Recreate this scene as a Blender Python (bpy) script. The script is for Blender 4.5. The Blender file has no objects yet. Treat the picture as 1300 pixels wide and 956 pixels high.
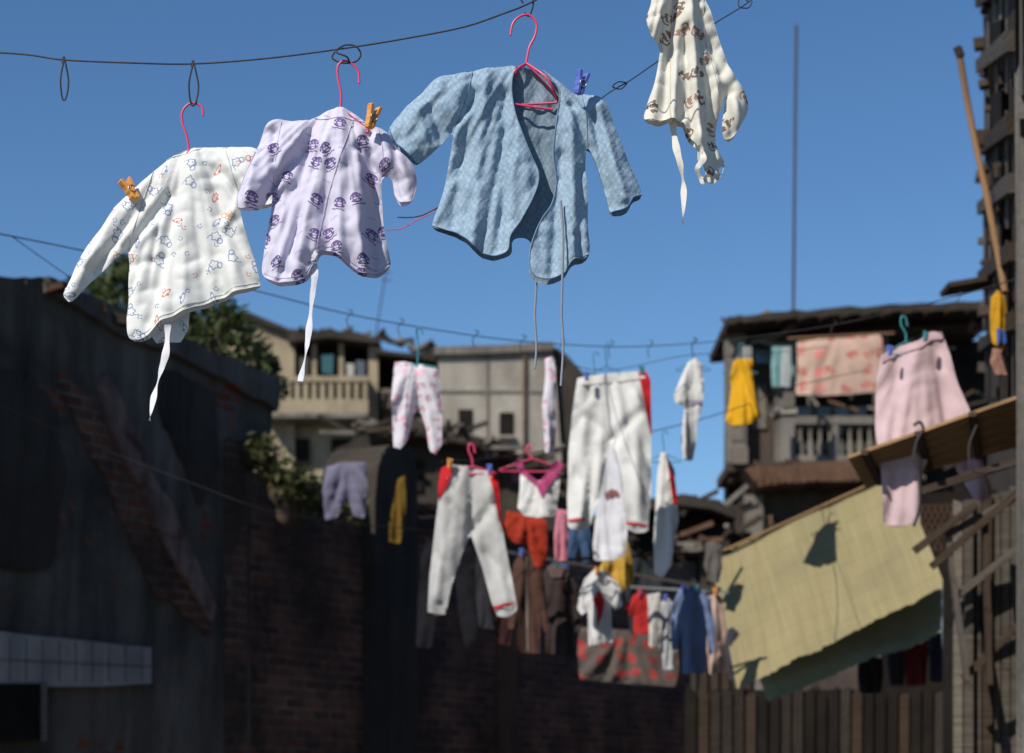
import bpy, bmesh, math, random
import numpy as np
from mathutils import Vector, Matrix, noise
from mathutils.geometry import delaunay_2d_cdt
random.seed(7)
scene = bpy.context.scene
PITCH = math.radians(12.0); F = 70/36*1300; CAMZ = 1.6
cp, sp = math.cos(PITCH), math.sin(PITCH)

# ---------- survey helpers: photo bearings -> real world points ----------
def ray(px, py):
    r = (px-650)/F; u = (478-py)/F
    return Vector((r, cp-u*sp, sp+u*cp))
def W(px, py, y):
    d = ray(px, py); t = y/d.y
    return Vector((d.x*t, y, CAMZ+d.z*t))
class Plane:
    """vertical plane through (ox,oy), running along angle a (radians from +X)"""
    def __init__(s, o, a):
        s.o = Vector((o[0], o[1], 0)); s.t = Vector((math.cos(a), math.sin(a), 0))
        s.n = Vector((-s.t.y, s.t.x, 0))
        if s.n.y < 0: s.n = -s.n          # away from camera
    def hit(s, px, py):
        d = ray(px, py); c = Vector((0, 0, CAMZ))
        k = (s.o-c).dot(s.n)/d.dot(s.n)
        return c+d*k
def front(y): return Plane((0, y), 0)

# ---------- materials ----------
class M:
    def __init__(s, name):
        s.mat = bpy.data.materials.new(name); s.mat.use_nodes = True
        s.nt = s.mat.node_tree; s.nt.nodes.clear()
        s.out = s.nt.nodes.new('ShaderNodeOutputMaterial')
    def n(s, t, **kw):
        x = s.nt.nodes.new(t)
        for k, v in kw.items(): setattr(x, k, v)
        return x
    def set(s, sock, v):
        if v is None: return
        if isinstance(v, bpy.types.NodeSocket): s.nt.links.new(v, sock)
        else:
            if isinstance(v, (tuple, list)) and len(v) == 3 and sock.type == 'RGBA': v = (*v, 1)
            sock.default_value = v
    def m(s, op, a, b=None, c=None):
        x = s.n('ShaderNodeMath', operation=op)
        for i, v in enumerate((a, b, c)): s.set(x.inputs[i], v)
        return x.outputs[0]
    def mix(s, f, a, b, blend='MIX'):
        x = s.n('ShaderNodeMix', data_type='RGBA', blend_type=blend)
        s.set(x.inputs[0], f); s.set(x.inputs[6], a); s.set(x.inputs[7], b)
        return x.outputs[2]
    def uv(s): return s.n('ShaderNodeTexCoord').outputs['UV']
    def obj(s): return s.n('ShaderNodeTexCoord').outputs['Object']
    def scale(s, v, k):
        x = s.n('ShaderNodeVectorMath', operation='MULTIPLY'); s.set(x.inputs[0], v)
        x.inputs[1].default_value = k if isinstance(k, tuple) else (k, k, k); return x.outputs[0]
    def noise(s, v, sc, det=4, rough=.55, out=0, dist=0):
        x = s.n('ShaderNodeTexNoise'); s.set(x.inputs['Vector'], v)
        x.inputs['Scale'].default_value = sc; x.inputs['Detail'].default_value = det
        x.inputs['Roughness'].default_value = rough; x.inputs['Distortion'].default_value = dist
        return x.outputs[out]
    def ramp(s, v, lo, hi, a=0., b=1.):
        x = s.n('ShaderNodeMapRange'); x.clamp = True
        s.set(x.inputs[0], v)
        for i, q in zip((1, 2, 3, 4), (lo, hi, a, b)): x.inputs[i].default_value = q
        return x.outputs[0]
    def bump(s, h, strength=.3, dist=.01, nrm=None):
        x = s.n('ShaderNodeBump'); x.inputs['Strength'].default_value = strength
        x.inputs['Distance'].default_value = dist; s.set(x.inputs['Height'], h)
        if nrm: s.set(x.inputs['Normal'], nrm)
        return x.outputs[0]
    def finish(s, col, rough=.85, nrm=None, transl=0, metal=0, spec=.3, sheen=0):
        p = s.n('ShaderNodeBsdfPrincipled')
        s.set(p.inputs['Base Color'], col); s.set(p.inputs['Roughness'], rough)
        p.inputs['Metallic'].default_value = metal
        p.inputs['Specular IOR Level'].default_value = spec
        p.inputs['Sheen Weight'].default_value = sheen
        if nrm: s.set(p.inputs['Normal'], nrm)
        o = p.outputs[0]
        if transl:
            t = s.n('ShaderNodeBsdfTranslucent'); s.set(t.inputs[0], col)
            if nrm: s.set(t.inputs['Normal'], nrm)
            x = s.n('ShaderNodeMixShader'); x.inputs[0].default_value = transl
            s.nt.links.new(o, x.inputs[1]); s.nt.links.new(t.outputs[0], x.inputs[2]); o = x.outputs[0]
        s.nt.links.new(o, s.out.inputs[0]); return s.mat
def mul(c, k): return tuple(x*k for x in c)

_cm = {}
def cloth(col, transl=.12):
    k = (tuple(round(c, 3) for c in col), transl)
    if k in _cm: return _cm[k]
    s = M('cloth'); uv = s.uv()
    nz = s.noise(uv, 9, 4)
    c = s.mix(s.ramp(nz, .35, .65), mul(col, .9), col)
    h = s.noise(uv, 16, 4, .5)
    _cm[k] = s.finish(c, .95, s.bump(h, .25, .01), transl, spec=.1); return _cm[k]

def local_cell(s, uv, per_m, rnd=.5, seedoff=(0, 0, 0), rot=6.28):
    v = s.scale(uv, per_m)
    ad = s.n('ShaderNodeVectorMath', operation='ADD'); s.set(ad.inputs[0], v); ad.inputs[1].default_value = seedoff
    v = ad.outputs[0]
    vo = s.n('ShaderNodeTexVoronoi', voronoi_dimensions='2D', feature='F1')
    s.set(vo.inputs['Vector'], v); vo.inputs['Scale'].default_value = 1; vo.inputs['Randomness'].default_value = rnd
    sb = s.n('ShaderNodeVectorMath', operation='SUBTRACT'); s.set(sb.inputs[0], v); s.set(sb.inputs[1], vo.outputs['Position'])
    sc = s.n('ShaderNodeSeparateColor'); s.set(sc.inputs[0], vo.outputs['Color'])
    r = s.n('ShaderNodeVectorRotate', rotation_type='Z_AXIS'); s.set(r.inputs['Vector'], sb.outputs[0])
    s.set(r.inputs['Angle'], s.m('MULTIPLY', s.m('SUBTRACT', sc.outputs[0], .5), rot))
    sx = s.n('ShaderNodeSeparateXYZ'); s.set(sx.inputs[0], r.outputs[0])
    return sx.outputs[0], sx.outputs[1], sc.outputs
def less(s, a, b): return s.m('LESS_THAN', a, b)
def grt(s, a, b): return s.m('GREATER_THAN', a, b)
def band(s, a, c, w): return less(s, s.m('ABSOLUTE', s.m('SUBTRACT', a, c)), w)
def OR(s, *a):
    r = a[0]
    for x in a[1:]: r = s.m('MAXIMUM', r, x)
    return r
def AND(s, *a):
    r = a[0]
    for x in a[1:]: r = s.m('MULTIPLY', r, x)
    return r
def ell(s, x, y, cx, cy, rx, ry):
    a = s.m('DIVIDE', s.m('SUBTRACT', x, cx), rx); b = s.m('DIVIDE', s.m('SUBTRACT', y, cy), ry)
    return s.m('SQRT', s.m('ADD', s.m('MULTIPLY', a, a), s.m('MULTIPLY', b, b)))

def mat_white_print():
    s = M('white_flannel_print'); uv = s.uv()
    x, y, c = local_cell(s, uv, 20, .8)
    r = ell(s, x, y, 0, 0, 1, 1); th = s.m('ARCTAN2', y, x)
    rad = s.m('ADD', .16, s.m('MULTIPLY', s.m('SINE', s.m('MULTIPLY', th, 5)), .03))
    ring = band(s, s.m('SUBTRACT', r, rad), 0, .024)
    ring2 = band(s, ell(s, x, y, .17, .15, 1, 1), .10, .022)
    dot = less(s, ell(s, x, y, -.05, -.02, 1, 1), .06)
    tail = AND(s, band(s, s.m('ADD', x, s.m('MULTIPLY', s.m('SINE', s.m('MULTIPLY', y, 22)), .05)), 0, .022), less(s, y, -.16), grt(s, y, -.36))
    kind = grt(s, c[1], .4)
    m1 = AND(s, OR(s, ring, ring2, tail), kind)
    big = AND(s, OR(s, dot, less(s, s.m('ABSOLUTE', s.m('SUBTRACT', ell(s, x, y, -.05, -.1, .2, .07), 1)), .22)), less(s, c[1], .32))
    colA = s.mix(grt(s, c[2], .55), (.16, .22, .40), (.52, .13, .10))
    colA = s.mix(grt(s, c[2], .85), colA, (.62, .30, .10))
    base = s.mix(s.ramp(s.noise(uv, 6, 3), .3, .7), (.77, .77, .73), (.72, .73, .71))
    col = s.mix(s.m('MULTIPLY', m1, .85), base, colA)
    col = s.mix(s.m('MULTIPLY', big, .85), col, s.mix(grt(s, c[2], .5), (.2, .25, .45), (.58, .16, .12)))
    col = s.mix(AND(s, less(s, r, .09), grt(s, c[2], .7), kind), col, (.68, .42, .30))
    x, y, c = local_cell(s, uv, 32, .9, (4.3, 9.1, 0))
    t = OR(s, AND(s, band(s, ell(s, x, y, 0, 0, 1, 1), .14, .035), grt(s, y, -.02)), less(s, ell(s, x, y, .0, -.08, .055, .055), 1))
    t = AND(s, t, grt(s, c[1], .5))
    col = s.mix(s.m('MULTIPLY', t, .75), col, s.mix(grt(s, c[2], .6), (.2, .26, .42), (.58, .24, .17)))
    h = s.noise(uv, 22, 4, .5)
    return s.finish(col, .95, s.bump(h, .28, .01), .12, spec=.1)

def mat_purple_print():
    s = M('lilac_cotton_print'); uv = s.uv()
    x, y, c = local_cell(s, uv, 18.5, .85, (.4, .7, 0), rot=1.4)
    dome = AND(s, less(s, ell(s, x, y, 0, .02, .22, .19), 1), grt(s, y, .02))
    holes = AND(s, less(s, s.m('ABSOLUTE', s.m('SINE', s.m('MULTIPLY', x, 24))), .5), band(s, y, .08, .03))
    dome = s.m('MAXIMUM', s.m('SUBTRACT', dome, s.m('MULTIPLY', holes, .7)), 0)
    bowl = AND(s, less(s, ell(s, x, y, 0, -.05, .20, .12), 1), less(s, y, -.04))
    bowl = AND(s, bowl, grt(s, ell(s, x, y, .03, -.09, .07, .03), 1))
    stem = AND(s, band(s, s.m('ABSOLUTE', x), .11, .025), band(s, y, -.02, .05))
    ripple = AND(s, band(s, s.m('ADD', y, s.m('MULTIPLY', s.m('SINE', s.m('MULTIPLY', x, 40)), .012)), -.22, .02), less(s, s.m('ABSOLUTE', x), .24))
    k = AND(s, OR(s, dome, bowl, stem, ripple), grt(s, c[1], .15))
    x2, y2, c2 = local_cell(s, uv, 30, .7, (2.7, 5.3, 0), rot=1.)
    txt = AND(s, band(s, y2, 0, .06), less(s, s.m('ABSOLUTE', x2), .24), grt(s, s.m('SINE', s.m('MULTIPLY', x2, 70)), -.2), grt(s, c2[1], .5))
    base = s.mix(s.ramp(s.noise(uv, 5, 3), .3, .7), (.72, .69, .80), (.66, .63, .76))
    col = s.mix(s.m('MULTIPLY', k, .9), base, s.mix(c[2], (.09, .05, .20), (.17, .09, .30)))
    col = s.mix(s.m('MULTIPLY', txt, .65), col, (.3, .22, .5))
    h = s.noise(uv, 22, 4, .5)
    return s.finish(col, .95, s.bump(h, .3, .01), .2, spec=.1)

def mat_brown_print(base=(.72, .70, .62), ink=(.15, .07, .04), per=22, name='cream_print', rnd=.8, thick=.3):
    s = M(name); uv = s.uv()
    x, y, c = local_cell(s, uv, per, rnd)
    w = s.noise(uv, per*6, 2, .5)
    r = ell(s, x, y, 0, 0, thick*1.1, thick*.6)
    body = AND(s, less(s, r, 1.), grt(s, s.m('ADD', s.m('SINE', s.m('MULTIPLY', x, 24)), s.m('MULTIPLY', s.m('SUBTRACT', w, .5), 7)), -.3))
    curl = AND(s, band(s, ell(s, x, y, .1, .12, 1, 1), .16, .03), grt(s, x, .0))
    k = AND(s, OR(s, body, curl), grt(s, c[1], .2))
    col = s.mix(s.m('MULTIPLY', k, .85), base, s.mix(grt(s, c[2], .6), ink, mul(ink, 2.0)))
    h = s.noise(uv, 20, 4, .5)
    return s.finish(col, .95, s.bump(h, .25, .01), .18, spec=.1)

def mat_blue_knit(dark=1.0):
    s = M('blue_quilted_cotton'); uv = s.uv()
    wv = s.n('ShaderNodeVectorMath', operation='ADD'); s.set(wv.inputs[0], uv)
    s.set(wv.inputs[1], s.scale(s.noise(uv, 45, 3, out=1), .016))
    sx = s.n('ShaderNodeSeparateXYZ'); s.set(sx.inputs[0], wv.outputs[0])
    a = s.m('ADD', sx.outputs[0], s.m('MULTIPLY', sx.outputs[1], .6)); b = s.m('SUBTRACT', sx.outputs[0], s.m('MULTIPLY', sx.outputs[1], .6))
    q = s.m('MULTIPLY', s.m('ABSOLUTE', s.m('SINE', s.m('MULTIPLY', a, 300))), s.m('ABSOLUTE', s.m('SINE', s.m('MULTIPLY', b, 300))))
    q = s.m('POWER', q, .5)
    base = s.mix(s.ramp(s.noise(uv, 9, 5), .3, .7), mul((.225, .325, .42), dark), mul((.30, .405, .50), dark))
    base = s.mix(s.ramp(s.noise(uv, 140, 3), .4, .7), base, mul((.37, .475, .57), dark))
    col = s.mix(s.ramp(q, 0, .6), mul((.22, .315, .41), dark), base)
    h = s.m('ADD', s.m('MULTIPLY', q, .5), s.m('MULTIPLY', s.noise(uv, 45, 4), 1.2))
    return s.finish(col, .95, s.bump(h, .4, .0028), .08, spec=.1, sheen=.08)

def plain(name, col, rough=.7, var=.25, nsc=3, bump=.3, metal=0, spec=.3, bd=.02):
    s = M(name); v = s.obj()
    nz = s.noise(v, nsc, 6, .62)
    c = s.mix(s.ramp(nz, .3, .7), mul(col, 1-var), mul(col, 1+var))
    return s.finish(c, rough, s.bump(s.noise(v, nsc*8, 5), bump, bd) if bump else None, metal=metal, spec=spec)

def brick_tex(s, uv, c1=(.24, .075, .045), c2=(.14, .05, .032), mo=(.14, .115, .10)):
    b = s.n('ShaderNodeTexBrick'); s.set(b.inputs['Vector'], uv)
    b.inputs['Scale'].default_value = 1; b.inputs['Brick Width'].default_value = .26; b.inputs['Row Height'].default_value = .085
    b.inputs['Mortar Size'].default_value = .012; b.inputs['Mortar Smooth'].default_value = .3; b.inputs['Bias'].default_value = 0
    for k, v in (('Color1', c1), ('Color2', c2), ('Mortar', mo)): s.set(b.inputs[k], v)
    return b.outputs[0], b.outputs[1]
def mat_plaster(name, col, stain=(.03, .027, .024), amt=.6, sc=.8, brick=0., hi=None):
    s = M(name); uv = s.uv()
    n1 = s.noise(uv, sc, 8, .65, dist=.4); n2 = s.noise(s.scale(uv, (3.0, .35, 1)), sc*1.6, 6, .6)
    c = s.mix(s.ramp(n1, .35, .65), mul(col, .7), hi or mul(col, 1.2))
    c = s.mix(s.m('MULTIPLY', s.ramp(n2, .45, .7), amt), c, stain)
    if brick:
        bt = brick_tex(s, uv)
        mk = s.ramp(s.noise(uv, .9, 7, .7), .62-brick*.2, .64-brick*.2)
        c = s.mix(mk, c, bt[0])
    h = s.noise(uv, 6, 9, .7)
    return s.finish(c, .92, s.bump(h, .8, .05), spec=.15)
def mat_brick(name='old_brick', k=1.):
    s = M(name); uv = s.uv()
    w = s.n('ShaderNodeVectorMath', operation='ADD'); s.set(w.inputs[0], uv); s.set(w.inputs[1], s.scale(s.noise(uv, 3, 3, out=1), .03))
    c, f = brick_tex(s, w.outputs[0], mul((.33, .12, .065), k), mul((.13, .05, .035), k), mul((.26, .21, .17), k))
    c = s.mix(s.m('MULTIPLY', s.ramp(s.noise(uv, 5, 6, .7), .42, .6), .55), c, mul((.12, .08, .06), k))
    c = s.mix(s.m('MULTIPLY', s.ramp(s.noise(uv, 1.1, 8, .7), .4, .6), .85), c, mul((.045, .034, .028), k))
    h = s.m('ADD', s.m('MULTIPLY', f, -1), s.noise(uv, 12, 6))
    return s.finish(c, .9, s.bump(h, .9, .03), spec=.15)
def mat_mat():
    s = M('woven_straw'); uv = s.uv()
    sx = s.n('ShaderNodeSeparateXYZ'); s.set(sx.inputs[0], uv)
    a = s.m('SINE', s.m('MULTIPLY', sx.outputs[0], 260)); st = s.ramp(s.m('SINE', s.m('MULTIPLY', sx.outputs[1], 38)), .96, .995)
    c = s.mix(s.ramp(s.noise(s.scale(uv, (16, .8, 1)), 2, 5), .3, .7), (.235, .20, .10), (.305, .262, .14))
    c = s.mix(s.m('MULTIPLY', s.ramp(a, -.2, 1), .2), c, (.18, .15, .075))
    c = s.mix(s.m('MULTIPLY', st, .25), c, (.15, .125, .06))
    c = s.mix(s.m('MULTIPLY', s.ramp(s.noise(uv, 2.0, 6), .45, .75), .55), c, (.16, .14, .085))
    return s.finish(c, .8, s.bump(a, .3, .006), .05, spec=.2)
def mat_wood(name, col, k=1.):
    s = M(name); uv = s.uv()
    g = s.noise(s.scale(uv, (1.2, 14, 1)), 3, 7, .65)
    c = s.mix(s.ramp(g, .3, .7), mul(col, .55*k), mul(col, 1.25*k))
    c = s.mix(s.m('MULTIPLY', s.ramp(s.noise(uv, 2, 5), .5, .7), .5), c, mul(col, .4))
    return s.finish(c, .85, s.bump(g, .6, .02), spec=.2)

m_white = mat_white_print(); m_purple = mat_purple_print(); m_brown = mat_brown_print()
m_blue = mat_blue_knit(); m_blue_shade = mat_blue_knit(.7)  # second one is a darkened copy, painting shade inside the cardigan
m_pinkplastic = plain('pink_plastic', (.62, .05, .13), .35, .1, 30, .1, spec=.5, bd=.001)
m_turq = plain('turquoise_plastic', (.04, .20, .22), .35, .1, 30, 0)
m_orange = plain('orange_plastic', (.68, .30, .07), .4, .1, 60, .1, spec=.5, bd=.001)
m_bluepl = plain('blue_plastic', (.10, .15, .50), .4, .1, 60, .1, spec=.5, bd=.001)
m_metal = plain('spring_steel', (.45, .43, .4), .35, .1, 60, 0, metal=.9)
m_wire = plain('rusty_wire', (.035, .03, .03), .7, .4, 60, .3, bd=.001)
m_dark = plain('dark_parts_and_shade', (.016, .013, .011), .95, .4, 2, .4, spec=.1)  # near-black colour paints in lower-alley and recess shade; also plain dark parts
m_darkwood = mat_wood('dark_timber', (.055, .038, .026))
m_timber = mat_wood('weathered_timber', (.17, .145, .12))
m_greywood = mat_wood('grey_timber', (.10, .085, .07))
m_brownwood = mat_wood('brown_timber', (.30, .185, .09))
m_bamboo = mat_wood('bamboo_cane', (.28, .16, .08))
m_brick = mat_brick(); m_brick2 = mat_brick('scar_brick', .8); m_brickd = mat_brick('sooty_brick', .3)
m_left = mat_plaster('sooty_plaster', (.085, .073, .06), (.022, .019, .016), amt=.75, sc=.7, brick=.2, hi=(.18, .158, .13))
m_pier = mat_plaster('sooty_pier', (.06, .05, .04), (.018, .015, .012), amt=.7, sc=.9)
m_pale = mat_plaster('pale_tile', (.40, .37, .34), (.12, .11, .10), amt=.5)
m_beige = mat_plaster('beige_render', (.34, .28, .19), (.10, .078, .055), .7, .35)
m_beige2 = mat_plaster('grey_render', (.33, .30, .25), (.12, .10, .08), .7, .3)
m_grey = mat_plaster('grey_concrete', (.19, .17, .145), (.05, .042, .036), .7, .6)
m_rbld = mat_plaster('brown_facade', (.085, .067, .052), (.025, .02, .017), .7, .5)
m_rust = mat_plaster('rusty_sheet', (.14, .08, .05), (.04, .026, .018), .6, 1.)
m_roof = mat_plaster('old_roof', (.052, .043, .035), (.022, .018, .015), .6, .6)

# ---------- object helpers ----------
def link(o, parent=None):
    scene.collection.objects.link(o)
    if parent: o.parent = parent
    return o
def empty(name, loc=(0, 0, 0)):
    e = bpy.data.objects.new(name, None); e.empty_display_size = .1
    scene.collection.objects.link(e); return e
def mesh_obj(name, verts, faces, mat, parent=None, uvs=None, smooth=False):
    me = bpy.data.meshes.new(name); me.from_pydata([tuple(v) for v in verts], [], faces)
    if uvs is not None:
        l = me.uv_layers.new(name='UVMap')
        vi = np.empty(len(me.loops), dtype=np.int32); me.loops.foreach_get('vertex_index', vi)
        l.data.foreach_set('uv', np.asarray(uvs, dtype=np.float32)[vi].ravel())
    me.materials.append(mat)
    if smooth: me.polygons.foreach_set('use_smooth', [True]*len(me.polygons))
    me.update(); return link(bpy.data.objects.new(name, me), parent)
def catmull(P, closed=False, n=8):
    P = [Vector(p) for p in P]; out = []; N = len(P)
    for i in range(N if closed else N-1):
        if closed: a, b, c, d = P[i-1], P[i], P[(i+1) % N], P[(i+2) % N]
        else: a, b, c, d = P[max(i-1, 0)], P[i], P[i+1], P[min(i+2, N-1)]
        for k in range(n):
            t = k/n
            out.append(.5*((2*b)+(c-a)*t+(2*a-5*b+4*c-d)*t*t+(3*b-a-3*c+d)*t**3))
    if not closed: out.append(P[-1])
    return out
def tube(name, pts, r, mat, parent=None, smooth=True, cyclic=False, res=3):
    cu = bpy.data.curves.new(name, 'CURVE'); cu.dimensions = '3D'; cu.bevel_depth = r; cu.bevel_resolution = res
    cu.use_fill_caps = True
    P = catmull(pts, cyclic, 8) if smooth and len(pts) > 2 else [Vector(p) for p in pts]
    sp_ = cu.splines.new('POLY'); sp_.points.add(len(P)-1); sp_.use_cyclic_u = cyclic
    for q, p in zip(sp_.points, P): q.co = (*p, 1)
    sp_.use_smooth = True
    cu.materials.append(mat); return link(bpy.data.objects.new(name, cu), parent)
def recalc(o):
    bm = bmesh.new(); bm.from_mesh(o.data); bmesh.ops.recalc_face_normals(bm, faces=bm.faces[:]); bm.to_mesh(o.data); bm.free(); return o
def poly(name, pxs, plane, thick, mat, parent=None, off=0.):
    """outline surveyed on a vertical plane, extruded along the plane normal"""
    P = [plane.hit(*p) for p in pxs]
    P = [Vector((p.x, p.y, max(p.z, -.2))) for p in P]
    B = [p+plane.n*thick for p in P]; P = [p+plane.n*off for p in P]; n = len(P)
    faces = [list(range(n)), list(range(2*n-1, n-1, -1))]
    verts = P+B; uvs = [(p.dot(plane.t), p.z) for p in P]+[(p.dot(plane.t)+thick, p.z) for p in P]
    for i in range(n):
        j = (i+1) % n; faces.append([i, i+n, j+n, j])
    return recalc(mesh_obj(name, verts, faces, mat, parent, uvs))
def beam(name, a, b, w, h, mat, parent=None):
    a, b = Vector(a), Vector(b); d = (b-a); L = d.length; d.normalize()
    up = Vector((0, 0, 1)) if abs(d.z) < .95 else Vector((0, 1, 0))
    s_ = d.cross(up).normalized(); u = s_.cross(d)
    vs = []
    for e in (a, b):
        for i, j in ((-1, -1), (1, -1), (1, 1), (-1, 1)): vs.append(e+s_*w/2*i+u*h/2*j)
    f = [(0, 1, 2, 3), (7, 6, 5, 4), (0, 4, 5, 1), (1, 5, 6, 2), (2, 6, 7, 3), (3, 7, 4, 0)]
    uv = [(0, 0), (0, w), (0, h+w), (0, h), (L, 0), (L, w), (L, h+w), (L, h)]
    return mesh_obj(name, vs, f, mat, parent, uv)

# ---------- cloth builder ----------
def inside(P, poly_):
    x, y = P[:, 0], P[:, 1]; r = np.zeros(len(P), bool); n = len(poly_)
    for i in range(n):
        x1, y1 = poly_[i]; x2, y2 = poly_[(i+1) % n]
        if y1 == y2: continue
        c = ((y1 > y) != (y2 > y)) & (x < (x2-x1)*(y-y1)/(y2-y1)+x1); r ^= c
    return r
def segdist(P, A, B):
    d = B-A; L = max((d*d).sum(), 1e-9); t = np.clip(((P-A)@d)/L, 0, 1)
    return np.linalg.norm(P-(A+t[:, None]*d), axis=1)
def bdist(P, poly_, skip=None):
    r = np.full(len(P), 1e9)
    for i in range(len(poly_)):
        if skip is not None and skip[i]: continue
        r = np.minimum(r, segdist(P, poly_[i], poly_[(i+1) % len(poly_)]))
    return r
def tighten(pts, f=.14):
    out = []; n = len(pts)
    for i in range(n):
        (x0, y0), (x1, y1) = pts[i], pts[(i+1) % n]
        out.append((x0, y0))
        if math.hypot(x1-x0, y1-y0) > 9:
            for t in (f, 1-f): out.append((x0+(x1-x0)*t, y0+(y1-y0)*t))
    return out
def resample(pts, step):
    C = catmull([(x, y, 0) for x, y in pts], True, 10); C = [np.array((c.x, c.y)) for c in C]
    out = [C[0]]
    for i in range(1, len(C)+1):
        c = C[i % len(C)]; d = np.linalg.norm(c-out[-1])
        if d >= step: out.append(c)
    if np.linalg.norm(out[-1]-out[0]) < step*.5: out.pop()
    return np.array(out)
class Cloth:
    def __init__(s, y, hang, ref, A=.012, puff=.02, yaw=0., seed=0, k=5., folds=(), pw=28, crump=.003, opens=()):
        s.y, s.h, s.A, s.puff, s.yaw, s.seed, s.k, s.folds, s.pw, s.crump = y, hang, A, puff, yaw, seed, k, folds, pw, crump
        s.ref = resample(ref, 5); s.s = y/F
        s.H = max(abs(s.ref[:, 1]-hang[1]).max(), 1.)
        mid = (s.ref+np.roll(s.ref, -1, 0))/2; s.skip = np.zeros(len(mid), bool)
        for path in opens:
            dd = np.full(len(mid), 1e9)
            for i in range(len(path)-1): dd = np.minimum(dd, segdist(mid, np.array(path[i], float), np.array(path[i+1], float)))
            s.skip |= dd < 2.6
    def place(s, P, side, off=0.):
        """side -1 front, +1 back"""
        P = np.asarray(P, float); d = bdist(P, s.ref, s.skip)
        q_ = np.clip(d/s.pw, 0, 1); g = (q_*(2-q_))**.75*s.puff
        ex = np.zeros(len(P))
        for (x1, y1, x2, y2, w, a) in s.folds:
            q = segdist(P, np.array((x1, y1), float), np.array((x2, y2), float)); ex += a*np.exp(-(q/w)**2)
        out = []
        for i, (px, py) in enumerate(P):
            dx, dy = px-s.h[0], py-s.h[1]+.15*s.H; r = math.hypot(dx, dy)/s.H
            th = math.atan2(dx, max(dy, .05*s.H))
            f = noise.noise((th*s.k, r*.7, s.seed*3.7))
            n2 = noise.noise((th*s.k*2.1, r*1.1, s.seed*5.1+9))
            f += .75*(.25-math.sqrt(n2*n2+.002))+.2*noise.noise((th*s.k*4.2, r*2, s.seed+77))
            f *= s.A*min(r*1.3, 1.3)
            c = noise.noise((px*.03, py*.022, s.seed+20.))*s.crump*1.5+(.3-abs(noise.noise((px*.04+py*.025, py*.035-px*.02, s.seed+40.))))*s.crump*1.3
            rr = g[i]*side*(1.0 if side < 0 else .8)
            yy = s.y+s.yaw*dx*s.s
            p = W(px, py, yy); p.y += f+c+ex[i]*(1 if side < 0 else .5)+rr+off
            out.append(p)
        return out
    def sheet(s, name, outline, mat, parent, side=-1, step=3., off=0.):
        b = resample(outline, step)
        lo, hi = b.min(0), b.max(0); xs = []
        row = 0; y = lo[1]
        while y < hi[1]:
            x = lo[0]+(step/2 if row % 2 else 0)
            while x < hi[0]: xs.append((x+random.uniform(-.1, .1)*step, y)); x += step
            y += step*.87; row += 1
        I = np.array(xs) if xs else np.zeros((0, 2))
        if len(I):
            I = I[inside(I, b)]
            if len(I): I = I[bdist(I, b) > step*.55]
        pts = np.vstack([b, I]) if len(I) else b
        n = len(b)
        vo, _, fo, *_r = delaunay_2d_cdt([Vector(p) for p in pts], [(i, (i+1) % n) for i in range(n)], [], 1, 1e-4)
        V2 = np.array([(v.x, v.y) for v in vo])
        V3 = s.place(V2, side, off)
        uv = np.stack([V2[:, 0]*s.s, -V2[:, 1]*s.s], 1)
        return mesh_obj(name, V3, [list(f) for f in fo], mat, parent, uv, True)
    def seam(s, name, path, mat, parent, side=-1, r=.0009, off=-.0008):
        Pp = catmull([(x, y, 0) for x, y in path], False, 6)
        return tube(name, s.place([(p.x, p.y) for p in Pp], side, off), r, mat, parent, smooth=False, res=1)

def ribbon(name, path, w, y, mat, parent, tw=0., dy=0.):
    """hanging tie: flat strip following a path of bearings, twisting a little"""
    C = catmull([(a, b, 0) for a, b in path], False, 10); vs = []; uv = []; n = len(C)
    s_ = y/F
    for i, c in enumerate(C):
        q = C[min(i+1, n-1)]-C[max(i-1, 0)]; q.normalize(); nx, ny = -q.y, q.x
        ang = tw*i/n+.5*math.sin(i*.35); yy = y+dy+.006*math.sin(i*.3)
        hw = w/2*s_*(1+.12*math.sin(i*.7))
        ctr = W(c.x, c.y, yy)
        side = Vector((nx*math.cos(ang), math.sin(ang), -ny*math.cos(ang)))
        vs += [ctr-side*hw, ctr+Vector((0, -.0012, 0)), ctr+side*hw]; uv += [(0, i*.01), (w/2*s_, i*.01), (w*s_, i*.01)]
    f = []
    for i in range(n-1):
        a = i*3; f += [(a, a+1, a+4, a+3), (a+1, a+2, a+5, a+4)]
    return mesh_obj(name, vs, f, mat, parent, uv, True)

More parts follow.
